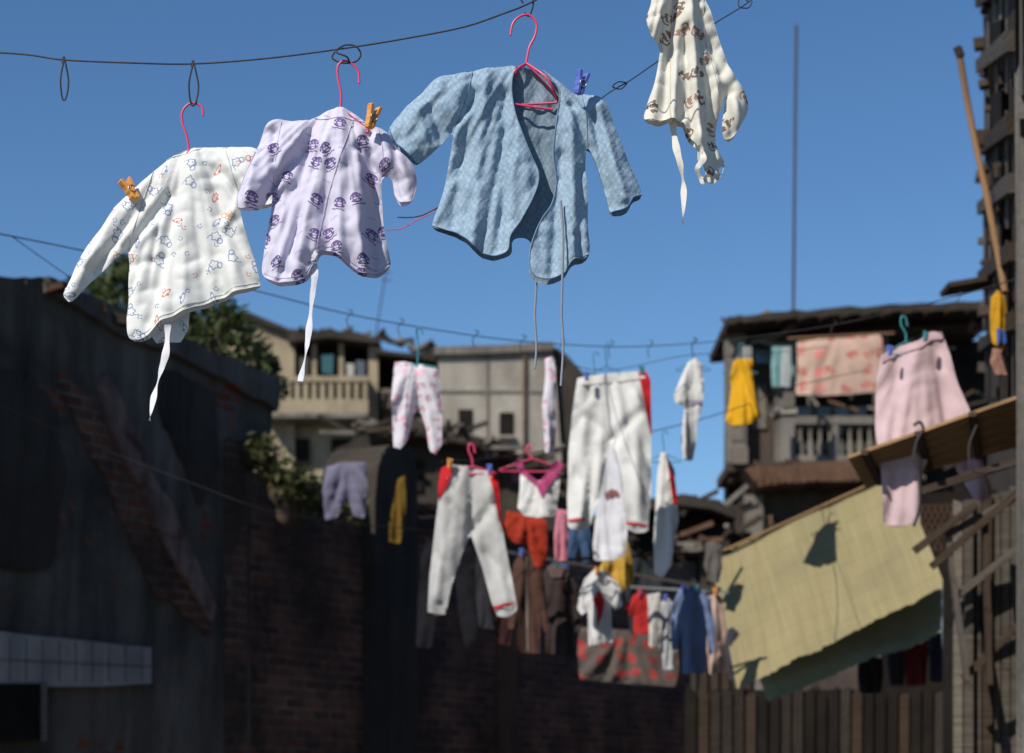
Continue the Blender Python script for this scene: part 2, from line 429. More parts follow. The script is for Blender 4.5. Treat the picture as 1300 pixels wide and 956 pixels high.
def hanger(hook, y, mat, half=70, drop=35, name='clothes_hanger', r=.0024, s0=0):
    e = empty(name); tube('hook', [W(a, b, y) for a, b in hook], r, mat, e)
    nx, ny = hook[-1]
    tube('shoulders', [W(nx, ny, y), W(nx-half*.25, ny+drop*.25, y), W(nx-half, ny+drop, y), W(nx-half*.96, ny+drop*1.15, y),
                       W(nx, ny+drop*1.2+s0, y), W(nx+half*.96, ny+drop*1.15+2*s0, y), W(nx+half, ny+drop+2*s0, y), W(nx+half*.25, ny+drop*.25, y), W(nx, ny, y)], r, mat, e, smooth=False)
    return e
def peg(px, py, y, ang, mat, size=.046, name='clothes_peg'):
    e = empty(name); c = W(px, py, y); k = size/4
    R = Matrix.Rotation(math.radians(ang), 4, 'Y') @ Matrix.Rotation(math.radians(38), 4, 'Z')
    for sgn in (-1, 1):
        ol = [(0.02, -1.7), (.5, -1.75), (.72, -1.2), (.66, -.6), (.80, -.1), (.80, .4), (.98, 1.2), (1.12, 2.0), (.95, 2.3), (.55, 2.2), (.30, 1.1), (.08, .35), (.04, -.3), (.16, -.8), (.05, -1.3)]
        vs = []
        for th in (-.62, .62): vs += [R@Vector((x*sgn*k, th*k, z*k))+c for x, z in ol]
        n = len(ol); f = [list(range(n)), list(range(2*n-1, n-1, -1))]+[[i, i+n, (i+1) % n+n, (i+1) % n] for i in range(n)]
        o = recalc(mesh_obj('prong', vs, f, mat, e))
        b = o.modifiers.new('b', 'BEVEL'); b.width = .0012; b.segments = 2
        for q in (1.25, 1.6, 1.95):
            tube('rib', [R@Vector(((.98+(q-1.2)*.16)*sgn*k, t*k, q*k))+c for t in (-.5, .5)], .0008, mat, e, smooth=False)
    ring = [R@Vector((.62*math.cos(a)*k, -.68*k, (.1+.6*math.sin(a))*k))+c for a in [i*math.pi/6 for i in range(12)]]
    tube('spring', ring, .0011, m_metal, e, cyclic=True)
    return e

# =============== FOREGROUND BABY CLOTHES ===============
Y1 = 3.95
o1 = [(212, 204), (230, 192), (238, 189), (250, 187), (285, 187), (322, 188), (338, 205), (350, 233), (350, 258), (334, 264), (314, 262), (303, 248), (305, 268), (313, 300),
      (323, 330), (329, 355), (327, 363), (305, 371), (275, 380), (245, 392), (218, 406), (205, 412), (192, 427), (178, 434), (166, 431), (163, 410), (164, 370), (165, 335), (163, 321), (150, 330),
      (128, 350), (108, 370), (92, 383), (84, 380), (84, 366), (94, 342), (112, 312), (132, 284), (150, 260), (166, 244), (190, 224)]
hem1 = [(327, 363), (305, 371), (275, 380), (245, 392), (218, 406), (205, 412), (192, 427), (178, 434), (168, 431)]
e = empty('baby_shirt')
c1 = Cloth(Y1, (240, 188), o1, A=.026, puff=.017, yaw=-.2, seed=1, k=4.4, pw=30, crump=.005, opens=[hem1, [(84, 366), (84, 380), (92, 383)], [(350, 258), (334, 264), (314, 262)]],
           folds=[(235, 195, 195, 410, 9, .013), (240, 200, 240, 385, 10, -.011), (270, 200, 285, 375, 9, .011), (165, 320, 215, 250, 6, .014), (166, 325, 200, 290, 5, -.008), (150, 270, 100, 370, 7, -.011), (200, 240, 120, 350, 5, .010), (303, 245, 275, 215, 6, .013), (305, 252, 285, 290, 5, -.007), (170, 340, 210, 330, 6, .006)])
c1.sheet('front', o1, m_white, e, -1, 2.6); c1.sheet('back', o1, m_white, e, 1, 3.5)
c1.sheet('back_hem', tighten([(186, 418), (238, 390), (236, 414), (226, 430), (196, 433)]), m_white, e, 1, 3, off=.02)
mt = cloth((.68, .69, .65))
for nm, pth in (('hem', hem1), ('cuff_seam', [(84, 366), (85, 376), (92, 382)]), ('hem_stitch', [(p[0], p[1]-5) for p in hem1[:-1]]),
                ('armhole_seam', [(196, 219), (186, 250), (176, 285), (163, 321)]), ('armhole_seam', [(286, 188), (294, 215), (303, 246)]), ('neckline', [(212, 204), (230, 196), (242, 195), (256, 188)])):
    c1.seam(nm, pth, mt, e, r=.0009 if nm != 'hem_stitch' else .0005)
ribbon('tie', [(213, 412), (211, 445), (203, 475), (195, 505), (190, 534)], 9, Y1-.02, cloth((.74, .74, .76)), e, 1.2)
hanger([(258, 147), (256, 136), (247, 131), (237, 134), (231, 144), (232, 158), (237, 172), (240, 190)], Y1+.004, m_pinkplastic, 16, 30)
peg(166, 242, Y1-.02, -32, m_orange, .05)
Y2 = 3.84
o2 = [(346, 153), (375, 153), (398, 151), (412, 143), (432, 136), (450, 144), (466, 156), (488, 164), (500, 176), (515, 198), (526, 214), (529, 238), (523, 257), (510, 260), (501, 248), (498, 230), (490, 224), (484, 230),
      (485, 262), (487, 290), (493, 318), (494, 334), (480, 346), (462, 350), (442, 338), (424, 324), (408, 322), (398, 340), (390, 354), (374, 362), (352, 361), (335, 350), (331, 335), (337, 300), (344, 264), (345, 244), (336, 258), (320, 268), (304, 267), (302, 250), (312, 224), (325, 195), (334, 168)]
hem2 = [(494, 334), (480, 346), (462, 350), (442, 338), (424, 324), (408, 322), (398, 340), (390, 354), (374, 362), (352, 361), (335, 350)]
e = empty('baby_shirt')
c2 = Cloth(Y2, (432, 138), o2, A=.030, puff=.018, yaw=.1, seed=4, k=4.6, pw=28, crump=.0065, opens=[hem2, [(336, 258), (320, 268), (304, 267)], [(523, 257), (510, 260), (501, 248)]],
           folds=[(395, 160, 370, 350, 7, .013), (415, 180, 400, 320, 6, -.009), (432, 160, 432, 330, 8, -.010), (470, 170, 480, 340, 7, .013), (350, 170, 350, 250, 6, .012), (345, 240, 385, 190, 5, .014), (345, 246, 370, 230, 5, -.008), (485, 225, 455, 190, 5, .013), (325, 190, 315, 262, 6, -.010), (500, 190, 512, 250, 5, .011), (455, 200, 464, 345, 6, -.009), (360, 260, 352, 355, 5, -.007)])
c2.sheet('front', o2, m_purple, e, -1, 2.6); c2.sheet('back', o2, m_purple, e, 1, 3.5)
mt2 = cloth((.54, .48, .64))
for nm, pth in (('hem', hem2), ('cuff', [(304, 267), (302, 250), (304, 240)]), ('cuff', [(510, 260), (523, 257), (529, 240)]), ('hem_stitch', [(p[0], p[1]-5) for p in hem2]),
                ('armhole_seam', [(358, 155), (353, 190), (346, 243)]), ('armhole_seam', [(480, 162), (486, 190), (488, 224)]), ('neckline', [(400, 151), (412, 154), (432, 152), (450, 154), (466, 156)]), ('wrap_edge', [(450, 150), (436, 200), (416, 260), (403, 325)]), ('sleeve_seam', [(302, 250), (312, 224), (325, 195)])):
    c2.seam(nm, pth, mt2, e, r=.0008 if nm != 'hem_stitch' else .0005)
ribbon('tie', [(398, 322), (400, 345), (396, 380), (392, 420), (388, 450), (381, 484)], 8, Y2-.02, cloth((.72, .72, .78)), e, .9)
ribbon('tie_knot', [(391, 318), (396, 328), (402, 320), (399, 334)], 7, Y2-.03, cloth((.72, .72, .78)), e, .4)
hanger([(456, 106), (455, 92), (448, 82), (437, 77), (429, 84), (429, 100), (433, 118), (432, 138)], Y2, m_pinkplastic, 36, 26)
peg(472, 150, Y2-.03, 14, m_orange, .05)
Y3 = 3.72
o3 = [(655, 84), (625, 87), (600, 90), (575, 94), (555, 98), (536, 116), (512, 140), (494, 163), (500, 180), (514, 196), (528, 209), (545, 200), (560, 186), (575, 171), (572, 195), (564, 235), (556, 262), (549, 286), (566, 292), (588, 302), (604, 318), (626, 327), (648, 322), (651, 304), (666, 299), (676, 310), (672, 330), (674, 350), (690, 360), (714, 352), (726, 336), (747, 326), (746, 290), (746, 250), (743, 215), (745, 190),
      (755, 208), (764, 235), (771, 260), (776, 275), (794, 271), (803, 257), (814, 250), (808, 228), (796, 200), (782, 166), (768, 131), (746, 121), (726, 118), (708, 106), (690, 92)]
hem3 = [(549, 286), (566, 292), (588, 302), (604, 318), (626, 327), (648, 322), (651, 304), (666, 299), (676, 310), (672, 330), (674, 350), (690, 360), (714, 352), (726, 336), (747, 326)]
e = empty('blue_cardigan')
c3 = Cloth(Y3, (670, 84), o3, A=.030, puff=.021, yaw=.08, seed=8, k=4.4, pw=30, crump=.005, opens=[hem3, [(494, 163), (500, 180), (514, 196), (528, 209)], [(776, 275), (794, 271), (803, 257), (814, 250)]],
           folds=[(600, 100, 575, 285, 8, .014), (618, 95, 600, 315, 7, -.010), (640, 120, 636, 320, 7, .012), (575, 170, 605, 120, 6, .017), (574, 176, 596, 150, 5, -.009), (560, 110, 515, 175, 6, -.010), (545, 130, 560, 180, 5, .011), (530, 140, 545, 192, 5, -.007), (745, 190, 725, 140, 6, .015), (760, 140, 790, 260, 6, -.011), (752, 150, 775, 265, 5, .011), (725, 150, 728, 330, 7, -.012), (712, 200, 700, 350, 6, .011), (738, 220, 735, 320, 5, .009)])
c3.sheet('back', o3, m_blue_shade, e, 1, 3.2)
lf = [(655, 84), (625, 87), (600, 90), (575, 94), (555, 98), (536, 116), (512, 140), (494, 163), (500, 180), (514, 196), (528, 209), (545, 200), (560, 186), (575, 171), (572, 195), (564, 235), (556, 262), (549, 286), (566, 292), (588, 302), (604, 318), (626, 327), (644, 323), (648, 304), (660, 285), (676, 255), (684, 225), (672, 195), (658, 160), (651, 130), (650, 105)]
rf = [(690, 92), (708, 106), (726, 118), (746, 121), (768, 131), (782, 166), (796, 200), (808, 228), (814, 250), (803, 257), (794, 271), (776, 275), (771, 260), (764, 235), (755, 208), (745, 190), (743, 215), (746, 250), (746, 290), (747, 326), (726, 336), (714, 352), (690, 360), (674, 350), (672, 330), (676, 310), (686, 285), (700, 262), (706, 235), (702, 200), (706, 160), (710, 125), (702, 108)]
c3.sheet('left_front', lf, m_blue, e, -1, 2.6); c3.sheet('right_front', rf, m_blue, e, -1, 2.6, off=-.008)
mt3 = cloth((.20, .30, .41), .05); mt3b = cloth((.08, .17, .36), .05)
for nm, pth, o in (('edge', [(655, 84), (650, 105), (651, 130), (658, 160), (672, 195), (684, 225), (676, 255), (660, 285), (648, 304), (644, 323), (626, 327), (604, 318), (588, 302), (566, 292), (549, 286)], -.001),
                ('edge', [(690, 92), (702, 108), (710, 125), (706, 160), (702, 200), (706, 235), (700, 262), (686, 285), (676, 310), (672, 330), (674, 350), (690, 360), (714, 352), (726, 336), (747, 326)], -.009),
                ('cuff', [(494, 163), (500, 180), (514, 196), (528, 209)], 0), ('cuff', [(776, 275), (794, 271), (803, 257), (814, 250)], -.01), ('armhole_seam', [(600, 90), (594, 120), (586, 145), (575, 171)], -.001), ('armhole_seam', [(738, 120), (743, 150), (746, 188)], -.009)):
    c3.seam(nm, pth, mt3b if nm == 'cuff' else mt3, e, off=o, r=.0013 if nm != 'armhole_seam' else .0008)
tube('tie_cord', [W(a, b, Y3-.035) for a, b in [(712, 255), (715, 300), (714, 350), (713, 400), (715, 440), (712, 490)]], .0024, cloth((.25, .28, .34), .05), e)
tube('tie_cord', [W(a, b, Y3+.03) for a, b in [(676, 300), (681, 350), (679, 400), (681, 440), (679, 468)]], .0024, cloth((.25, .28, .34), .05), e)
hg = hanger([(648, 45), (651, 30), (660, 21), (672, 19), (681, 30), (679, 46), (672, 60), (668, 80)], Y3+.01, m_pinkplastic, 40, 44)
tube('rail', [W(652, 132, Y3-.006), W(678, 136, Y3-.006), W(702, 139, Y3-.006)], .0024, m_pinkplastic, hg)
tube('shoulder', [W(668, 80, Y3), W(654, 90, Y3-.01), W(648, 104, Y3)], .0024, m_pinkplastic, hg)
tube('shoulder', [W(668, 80, Y3), W(690, 95, Y3-.02), W(700, 108, Y3-.02), W(708, 128, Y3)], .0024, m_pinkplastic, hg)
peg(737, 107, Y3-.04, 12, m_bluepl, .048)
Y4 = 3.9
o4 = [(832, -50), (865, -62), (890, -50), (893, -10), (905, 30), (915, 60), (926, 90), (940, 112), (949, 135), (945, 152), (932, 173), (920, 175), (917, 155), (922, 122), (915, 140), (909, 165), (911, 186), (921, 205), (912, 214), (914, 226), (900, 235), (893, 215), (885, 205), (884, 190), (872, 172), (866, 158), (850, 156), (820, 151), (822, 130), (832, 100), (838, 60), (829, 48), (821, 25), (827, 0), (828, -30)]
e = empty('baby_shirt')
c4 = Cloth(Y4, (862, -60), o4, A=.034, puff=.018, yaw=.5, seed=13, k=6.5, pw=20, crump=.008, opens=[[(820, 151), (850, 156), (866, 158), (872, 172), (884, 190)], [(932, 173), (920, 175)]],
           folds=[(860, -40, 845, 150, 6, .017), (875, -20, 890, 210, 5, -.016), (892, 20, 925, 120, 6, .016), (870, 40, 868, 150, 5, .014), (845, 20, 835, 60, 6, .011), (900, 60, 905, 210, 5, .012)])
c4.sheet('front', o4, m_brown, e, -1, 2.6); c4.sheet('back', o4, m_brown, e, 1, 3.5)
mt4 = cloth((.62, .56, .46))
for pth in ([(820, 151), (850, 156), (866, 158)], [(900, 234), (914, 226), (921, 205)], [(893, -10), (893, 40), (905, 90), (914, 140)], [(856, -20), (852, 60), (850, 155)]): c4.seam('seam', pth, mt4, e)
ribbon('tie', [(854, 155), (858, 185), (865, 215), (868, 245), (867, 284)], 9, Y4-.01, cloth((.72, .7, .62)), e, 1.5)
ribbon('tie', [(886, 185), (893, 200), (885, 215), (893, 230), (899, 222), (908, 232)], 8, Y4-.02, cloth((.72, .7, .62)), e, 1.5)
hanger([(866, -110), (872, -120), (868, -128), (858, -120), (860, -95), (862, -60)], Y4, m_pinkplastic, 20, 14)

# =============== WIRES (near) ===============
def wire(name, pts, r=.0018, mat=None, loops=()):
    e = empty(name); tube('strand', [W(*p) for p in pts], r, mat or m_wire, e)
    for l in loops: tube('hook', [W(*p) for p in l], r, mat or m_wire, e)
    return e
def loop(px, py, h, w, y): return [(px, py-3, y), (px-w, py+h*.5, y-.005), (px-w*.6, py+h, y), (px+w*.3, py+h*1.02, y), (px+w, py+h*.6, y+.005), (px+w*.3, py+6, y), (px-1, py-4, y), (px-3, py+4, y)]
wire('clothesline_wire', [(-260, 58, 4.1), (0, 67, 4.0), (80, 76, 3.97), (170, 80, 3.95), (247, 81, 3.95), (340, 74, 3.9), (440, 61, 3.84), (520, 48, 3.8), (590, 34, 3.76), (640, 17, 3.73), (668, 6, 3.73), (720, -20, 3.7), (900, -110, 3.6)],
     loops=[loop(82, 76, 48, 5, 3.97), loop(246, 81, 50, 6, 3.95),
            [(425, 66, 3.84), (422, 74, 3.84), (435, 80, 3.84), (452, 78, 3.84), (458, 68, 3.84), (450, 58, 3.84), (436, 58, 3.84), (427, 66, 3.83), (440, 72, 3.83), (444, 80, 3.84)],
            [(664, 4, 3.73), (660, -6, 3.73), (672, -10, 3.73), (677, 4, 3.73), (672, 20, 3.73), (666, 16, 3.73)]])
wire('clothesline_wire', [(1100, -90, 4.3), (990, -30, 4.2), (950, 3, 4.15), (910, 28, 4.1), (870, 55, 4.05), (835, 78, 4.0), (800, 102, 4.0), (770, 120, 4.0), (720, 160, 4.05), (640, 215, 4.1), (555, 264, 4.2), (530, 275, 4.25), (505, 276, 4.3)], .0014,
     loops=[[(795, 105, 4), (785, 104, 3.99), (778, 110, 4), (788, 113, 4.01), (796, 106, 4)], [(950, 2, 4.15), (940, -4, 4.15), (938, 8, 4.15), (950, 10, 4.15), (955, 2, 4.15)]])
tube('plastic_cord', [W(a, b, 4.3) for a, b in [(555, 264), (545, 272), (528, 280), (510, 290), (490, 292)]], .0012, m_pinkplastic)

# =============== MID-DISTANCE LAUNDRY ===============
def simple(name, y, pieces, A=None, seed=None, hang=None, puff=.018, folds=()):
    e = empty(name); ref = tighten(pieces[0][1])
    xs = [p[0] for p in ref]; ys = [p[1] for p in ref]
    hang = hang or ((min(xs)+max(xs))/2, min(ys)); H = max(ys)-min(ys)
    wpx = max(xs)-min(xs)
    c = Cloth(y, hang, ref, A=A if A is not None else .06*min(1., H*y/F/.45), puff=puff, seed=seed if seed is not None else random.uniform(0, 90), k=5., pw=max(8, wpx*.2), crump=.010, folds=folds,
              opens=[[(min(xs)-2, max(ys)), (max(xs)+2, max(ys))]])
    for i, (lab, ol, col, pr) in enumerate(pieces):
        mt_ = col if isinstance(col, bpy.types.Material) else cloth(col)
        st = max(2.6, min(5, wpx/14)); ol = tighten(ol)
        c.sheet(lab, ol, mt_, e, -1, st, off=-pr)
        if i == 0: c.sheet(lab+'_back', ol, mt_, e, 1, st+1.5)
    return e
WH = (.70, .69, .66); RED = (.55, .025, .03)
pr_small = mat_brown_print((.70, .66, .70), (.5, .16, .25), 20, 'pale_pink_print', .7, .3)
pr_blk = mat_brown_print((.58, .40, .31), (.5, .10, .09), 3.6, 'flower_blanket_print', .4, .36)
pr_dot = mat_brown_print((.12, .10, .088), (.28, .02, .02), 8, 'dotted_sheet_print', .5, .36)
p1 = [(733, 481), (752, 477), (790, 473), (818, 470), (825, 482), (826, 540), (827, 610), (822, 677), (808, 678), (794, 674), (792, 640), (788, 600), (778, 562), (770, 585), (762, 625), (748, 670), (734, 674), (721, 671), (720, 630), (722, 570), (727, 520)]
simple('track_pants', 10.6, [('legs', p1, WH, 0), ('side_stripe', [(810, 472), (820, 471), (826, 482), (827, 530), (827, 560), (821, 530), (815, 495)], RED, .006),
    ('cuff', [(794, 660), (823, 664), (822, 677), (808, 678), (794, 674)], (.60, .58, .56), .008), ('cuff_line', [(794, 664), (823, 668), (823, 671), (794, 667)], RED, .013), ('cuff_line', [(721, 660), (749, 660), (748, 663), (721, 663)], RED, .013),
    ('waistband', [(733, 481), (752, 477), (790, 473), (818, 470), (819, 480), (790, 485), (752, 489), (732, 492)], (.64, .62, .59), .006)], A=.07,
    folds=[(778, 560, 745, 530, 6, .03), (778, 562, 810, 525, 6, .03), (740, 490, 738, 660, 7, -.025), (808, 500, 808, 665, 7, -.025), (776, 485, 778, 555, 5, .02), (730, 600, 756, 640, 5, .02), (796, 590, 824, 620, 5, .02)])
p2 = [(568, 590), (600, 592), (624, 597), (632, 612), (636, 650), (641, 690), (650, 735), (657, 775), (645, 784), (632, 783), (624, 765), (612, 720), (597, 676), (586, 705), (574, 742), (566, 780), (554, 782), (543, 776), (545, 730), (551, 680), (556, 640), (560, 605)]
simple('track_pants', 10.2, [('legs', p2, (.50, .49, .47), 0), ('side_stripe', [(560, 595), (569, 590), (576, 592), (571, 612), (560, 632), (556, 640), (557, 615)], RED, .006), ('side_stripe', [(618, 597), (626, 597), (633, 612), (636, 650), (640, 680), (632, 655), (626, 622)], RED, .006),  # white legs greyed, their shade is put into the colour
    ('cuff', [(543, 767), (566, 770), (565, 781), (543, 777)], (.42, .40, .38), .008), ('cuff_line', [(626, 770), (655, 765), (655, 768), (627, 774)], RED, .012)], A=.07,
    folds=[(597, 672, 570, 640, 6, .03), (597, 674, 625, 640, 6, .03), (566, 610, 555, 760, 6, -.025), (622, 620, 642, 765, 6, -.025), (598, 600, 598, 665, 5, .02), (552, 700, 572, 735, 5, .02), (616, 700, 645, 735, 5, .02)])
hanger([(603, 575), (601, 566), (596, 564), (595, 572), (599, 582), (600, 592)], 10.2, m_pinkplastic, 30, 8, r=.005)
simple('baby_leggings', 9.2, [('legs', [(501, 459), (515, 459), (530, 462), (545, 466), (555, 465), (559, 495), (561, 530), (561, 565), (553, 578), (545, 572), (541, 545), (534, 522), (527, 518), (521, 540), (517, 560), (508, 570), (499, 566), (498, 540), (497, 505)], pr_small, 0)])
hanger([(537, 424), (533, 416), (529, 420), (531, 438), (530, 462)], 9.2, m_turq, 24, 3, r=.004)
simple('baby_shirt', 9.6, [('body', [(692, 455), (702, 452), (706, 470), (705, 500), (706, 540), (704, 574), (692, 575), (690, 545), (688, 515), (692, 480)], pr_small, 0)])
simple('child_shirt', 10.8, [('body', [(873, 460), (882, 454), (891, 462), (893, 485), (892, 515), (886, 535), (885, 560), (881, 582), (868, 583), (865, 560), (867, 535), (869, 515), (858, 512), (855, 502), (864, 480)], WH, 0), ('trim', [(870, 508), (892, 508), (892, 512), (869, 512)], (.35, .3, .4), .012)])
simple('yellow_dress', 12.5, [('body', [(931, 459), (938, 455), (948, 456), (955, 455), (957, 475), (957, 495), (962, 515), (966, 530), (955, 538), (942, 541), (930, 540), (921, 534), (926, 512), (929, 490), (926, 478)], (.68, .36, .02), 0)])
simple('track_jacket', 11.2, [('body', [(838, 576), (845, 574), (856, 600), (861, 640), (862, 660), (855, 690), (852, 718), (842, 733), (831, 728), (830, 690), (832, 650), (834, 605)], WH, 0), ('stripe', [(846, 580), (856, 602), (861, 640), (854, 640), (849, 605)], RED, .008), ('sleeve_tip', [(845, 577), (856, 596), (858, 606), (850, 600)], (.04, .05, .1), .012)])
simple('t_shirt', 11.5, [('body', [(768, 583), (774, 566), (780, 566), (786, 583), (792, 600), (794, 640), (796, 680), (794, 706), (775, 712), (754, 711), (753, 690), (757, 650), (760, 610)], (.66, .66, .69), 0), ('print', [(768, 626), (776, 621), (784, 625), (786, 632), (778, 630), (768, 634)], (.25, .1, .1), .01)])
simple('yellow_shorts', 11.8, [('body', [(768, 708), (797, 685), (803, 710), (805, 738), (790, 752), (772, 757), (756, 742), (760, 722)], (.55, .33, .06), 0)])
simple('camisole', 11., [('body', [(660, 590), (668, 600), (685, 612), (700, 598), (708, 588), (711, 610), (708, 640), (704, 656), (685, 658), (665, 655), (657, 645), (660, 620)], WH, 0), ('yoke', [(652, 588), (660, 582), (668, 600), (685, 612), (698, 596), (706, 584), (716, 590), (708, 605), (698, 616), (688, 634), (680, 616), (664, 604)], (.42, .07, .18), .01)])
hanger([(676, 572), (672, 565), (668, 572), (676, 582)], 11., m_pinkplastic, 42, 14, r=.005)
simple('red_shorts', 11.6, [('body', [(643, 648), (668, 652), (694, 660), (695, 690), (692, 716), (680, 722), (672, 698), (668, 690), (655, 690), (645, 682), (640, 665)], (.36, .04, .02), 0)])
simple('pink_top', 11.6, [('body', [(707, 646), (720, 648), (722, 675), (720, 712), (704, 712), (703, 680)], (.55, .2, .26), 0)])
simple('dark_trousers', 11.4, [('legs', [(540, 684), (570, 690), (600, 695), (604, 740), (606, 815), (590, 824), (582, 780), (578, 735), (566, 730), (556, 770), (548, 824), (528, 822), (530, 760), (534, 710)], (.014, .013, .016), 0)])
simple('brown_jacket', 12, [('body', [(660, 702), (668, 698), (676, 703), (688, 716), (694, 760), (697, 800), (690, 802), (686, 770), (686, 830), (656, 828), (657, 770), (652, 800), (645, 798), (648, 740), (652, 715)], (.085, .045, .035), 0), ('zip', [(667, 705), (669, 705), (671, 826), (669, 826)], (.3, .28, .26), .012)])
simple('brown_jacket', 12.4, [('body', [(692, 722), (705, 716), (718, 722), (732, 740), (738, 800), (731, 802), (727, 765), (728, 832), (692, 830), (693, 770), (688, 796), (681, 794), (684, 745)], (.05, .037, .036), 0), ('hood', [(694, 720), (706, 714), (718, 722), (712, 734), (699, 734)], (.12, .08, .07), .012)])
simple('printed_shirt', 11.6, [('body', [(742, 735), (755, 722), (772, 726), (788, 745), (790, 770), (780, 774), (776, 764), (777, 816), (747, 820), (746, 775), (738, 782), (733, 772), (736, 752)], (.62, .60, .58), 0), ('patch', [(752, 762), (760, 748), (768, 764), (764, 782), (756, 800), (758, 778)], RED, .012)])
simple('red_shirt', 12.8, [('body', [(803, 756), (812, 752), (822, 756), (838, 768), (834, 780), (828, 776), (828, 806), (804, 805), (804, 778), (798, 782), (794, 770)], (.42, .03, .03), 0)])
simple('white_towel', 12.6, [('body', [(822, 755), (838, 752), (840, 790), (838, 822), (824, 822)], (.5, .48, .45), 0)])
simple('blue_shirt', 12.2, [('body', [(862, 748), (875, 744), (888, 748), (902, 760), (908, 800), (906, 830), (900, 831), (898, 800), (897, 854), (866, 856), (865, 800), (860, 826), (852, 824), (852, 770)], (.15, .20, .34), 0)])
simple('pale_shirt', 12.6, [('body', [(897, 756), (907, 750), (916, 758), (923, 800), (918, 852), (900, 858), (896, 820)], (.5, .36, .30), 0)])
simple('white_shirt', 12.9, [('body', [(838, 765), (848, 758), (857, 768), (860, 820), (856, 850), (842, 850), (838, 810)], (.42, .42, .44), 0)])
simple('jeans', 12.6, [('legs', [(722, 660), (750, 664), (752, 712), (740, 716), (736, 690), (730, 716), (720, 712)], (.05, .09, .17), 0)])
simple('lilac_leggings', 14.2, [('legs', [(414, 592), (436, 586), (465, 587), (467, 620), (462, 658), (448, 654), (440, 628), (428, 656), (412, 660), (409, 622)], (.18, .17, .24), 0)])  # pale lilac darkened to paint in the shade by the wall
simple('olive_cloth', 14.4, [('body', [(505, 608), (514, 604), (516, 640), (508, 690), (494, 688), (494, 665)], (.17, .10, .02), 0)])
simple('dotted_bedsheet', 15, [('body', [(735, 796), (800, 800), (860, 806), (862, 850), (858, 872), (800, 868), (736, 862), (733, 830)], pr_dot, 0)])
simple('dark_blanket', 13.8, [('body', [(795, 690), (845, 740), (850, 800), (800, 806), (792, 740)], (.03, .035, .04), 0)])
simple('blue_cloth', 13.3, [('body', [(700, 712), (722, 716), (722, 738), (700, 735)], (.05, .10, .2), 0)])
for (a, b, w_, h_, cl) in ((618, 700, 26, 100, (.03, .03, .035)), (640, 740, 20, 80, (.05, .02, .02)), (905, 690, 20, 50, (.12, .11, .1)), (930, 800, 14, 66, (.05, .05, .07))):
    simple('hanging_cloth', 13.2, [('body', [(a-w_/2, b), (a, b-4), (a+w_/2, b+2), (a+w_/2+2, b+h_*.6), (a+w_/2-3, b+h_), (a-w_/2+3, b+h_-3), (a-w_/2-2, b+h_*.5)], cl, 0)])
pk = [(1118, 452), (1140, 440), (1165, 434), (1180, 421), (1196, 422), (1206, 450), (1216, 490), (1230, 522), (1232, 545), (1215, 560), (1195, 560), (1180, 575), (1170, 600), (1166, 664), (1142, 669), (1120, 667), (1117, 600), (1112, 540), (1113, 480)]
simple('pink_trousers', 9.4, [('front_leg', pk, (.64, .47, .49), 0), ('waistband', [(1118, 452), (1140, 440), (1165, 434), (1180, 421), (1196, 422), (1199, 431), (1182, 432), (1167, 444), (1142, 450), (1118, 462)], (.56, .40, .42), .008)], A=.06, folds=[(1140, 450, 1130, 660, 9, .025), (1165, 450, 1160, 600, 9, -.02), (1190, 440, 1205, 550, 8, .02)])
simple('pink_trousers', 9.7, [('leg', [(1190, 520), (1215, 530), (1232, 545), (1248, 590), (1262, 618), (1258, 632), (1236, 636), (1222, 606), (1205, 580)], (.60, .43, .46), 0)])
hanger([(1152, 414), (1150, 404), (1145, 402), (1144, 412), (1150, 424), (1150, 434)], 9.4, m_turq, 26, 14, r=.005)
def mw(pts, r=.003, name='clothesline_wire', mat=None): return wire(name, pts, r, mat)
mw([(-80, 284, 7.0), (0, 297, 7.2), (160, 330, 7.8), (320, 368, 8.4), (430, 396, 8.8), (530, 415, 9.2), (650, 432, 9.8), (770, 440, 10.6), (850, 438, 10.8), (920, 432, 11), (1050, 414, 10), (1150, 392, 9.4), (1250, 366, 9), (1400, 320, 8.6)], .0026)
mw([(-80, 480, 9), (0, 514, 9.2), (120, 566, 9.8), (240, 612, 10), (340, 648, 10.2), (440, 664, 11), (560, 676, 11.6), (720, 700, 12)], .0025)
mw([(15, 300, 7.0), (50, 325, 7.2), (100, 360, 7.4)], .0018)
mw([(560, 586, 10.2), (640, 580, 11), (760, 560, 11.5), (840, 545, 11.2), (930, 520, 12), (1010, 490, 14), (1100, 470, 16)], .003)
mw([(700, 455, 9.6), (770, 470, 10.6), (880, 450, 10.8), (940, 452, 12.5), (1050, 440, 13)], .002)
for (a, b) in ((440, 399), (600, 425), (660, 431), (710, 436), (822, 438), (772, 438), (878, 434), (505, 410), (1055, 412), (1215, 376)):
    tube('line_hook', [W(a, b+d_, 9.5 if a < 700 else 10.6) + Vector((e_, 0, 0)) for d_, e_ in ((-6, .01), (-3, .03), (2, .01), (8, .0), (16, .01))], .0025, m_wire)
for px_, py_, y_ in ((770, 441, 10.6), (880, 436, 10.8), (755, 452, 10.6), (843, 552, 11.2), (940, 440, 12.5)):
    hanger([(px_+5, py_), (px_+2, py_-5), (px_-2, py_), (px_, py_+18), (px_, py_+24)], y_, m_turq, 22, 9, r=.003)
beam('drying_rod', W(640, 700, 12), W(915, 748, 12.6), .018, .018, m_metal)
beam('drying_rod', W(690, 712, 12.2), W(930, 700, 13.4), .018, .018, m_dark)
beam('drying_rod', W(800, 745, 12.6), W(925, 752, 12.6), .016, .016, m_metal)
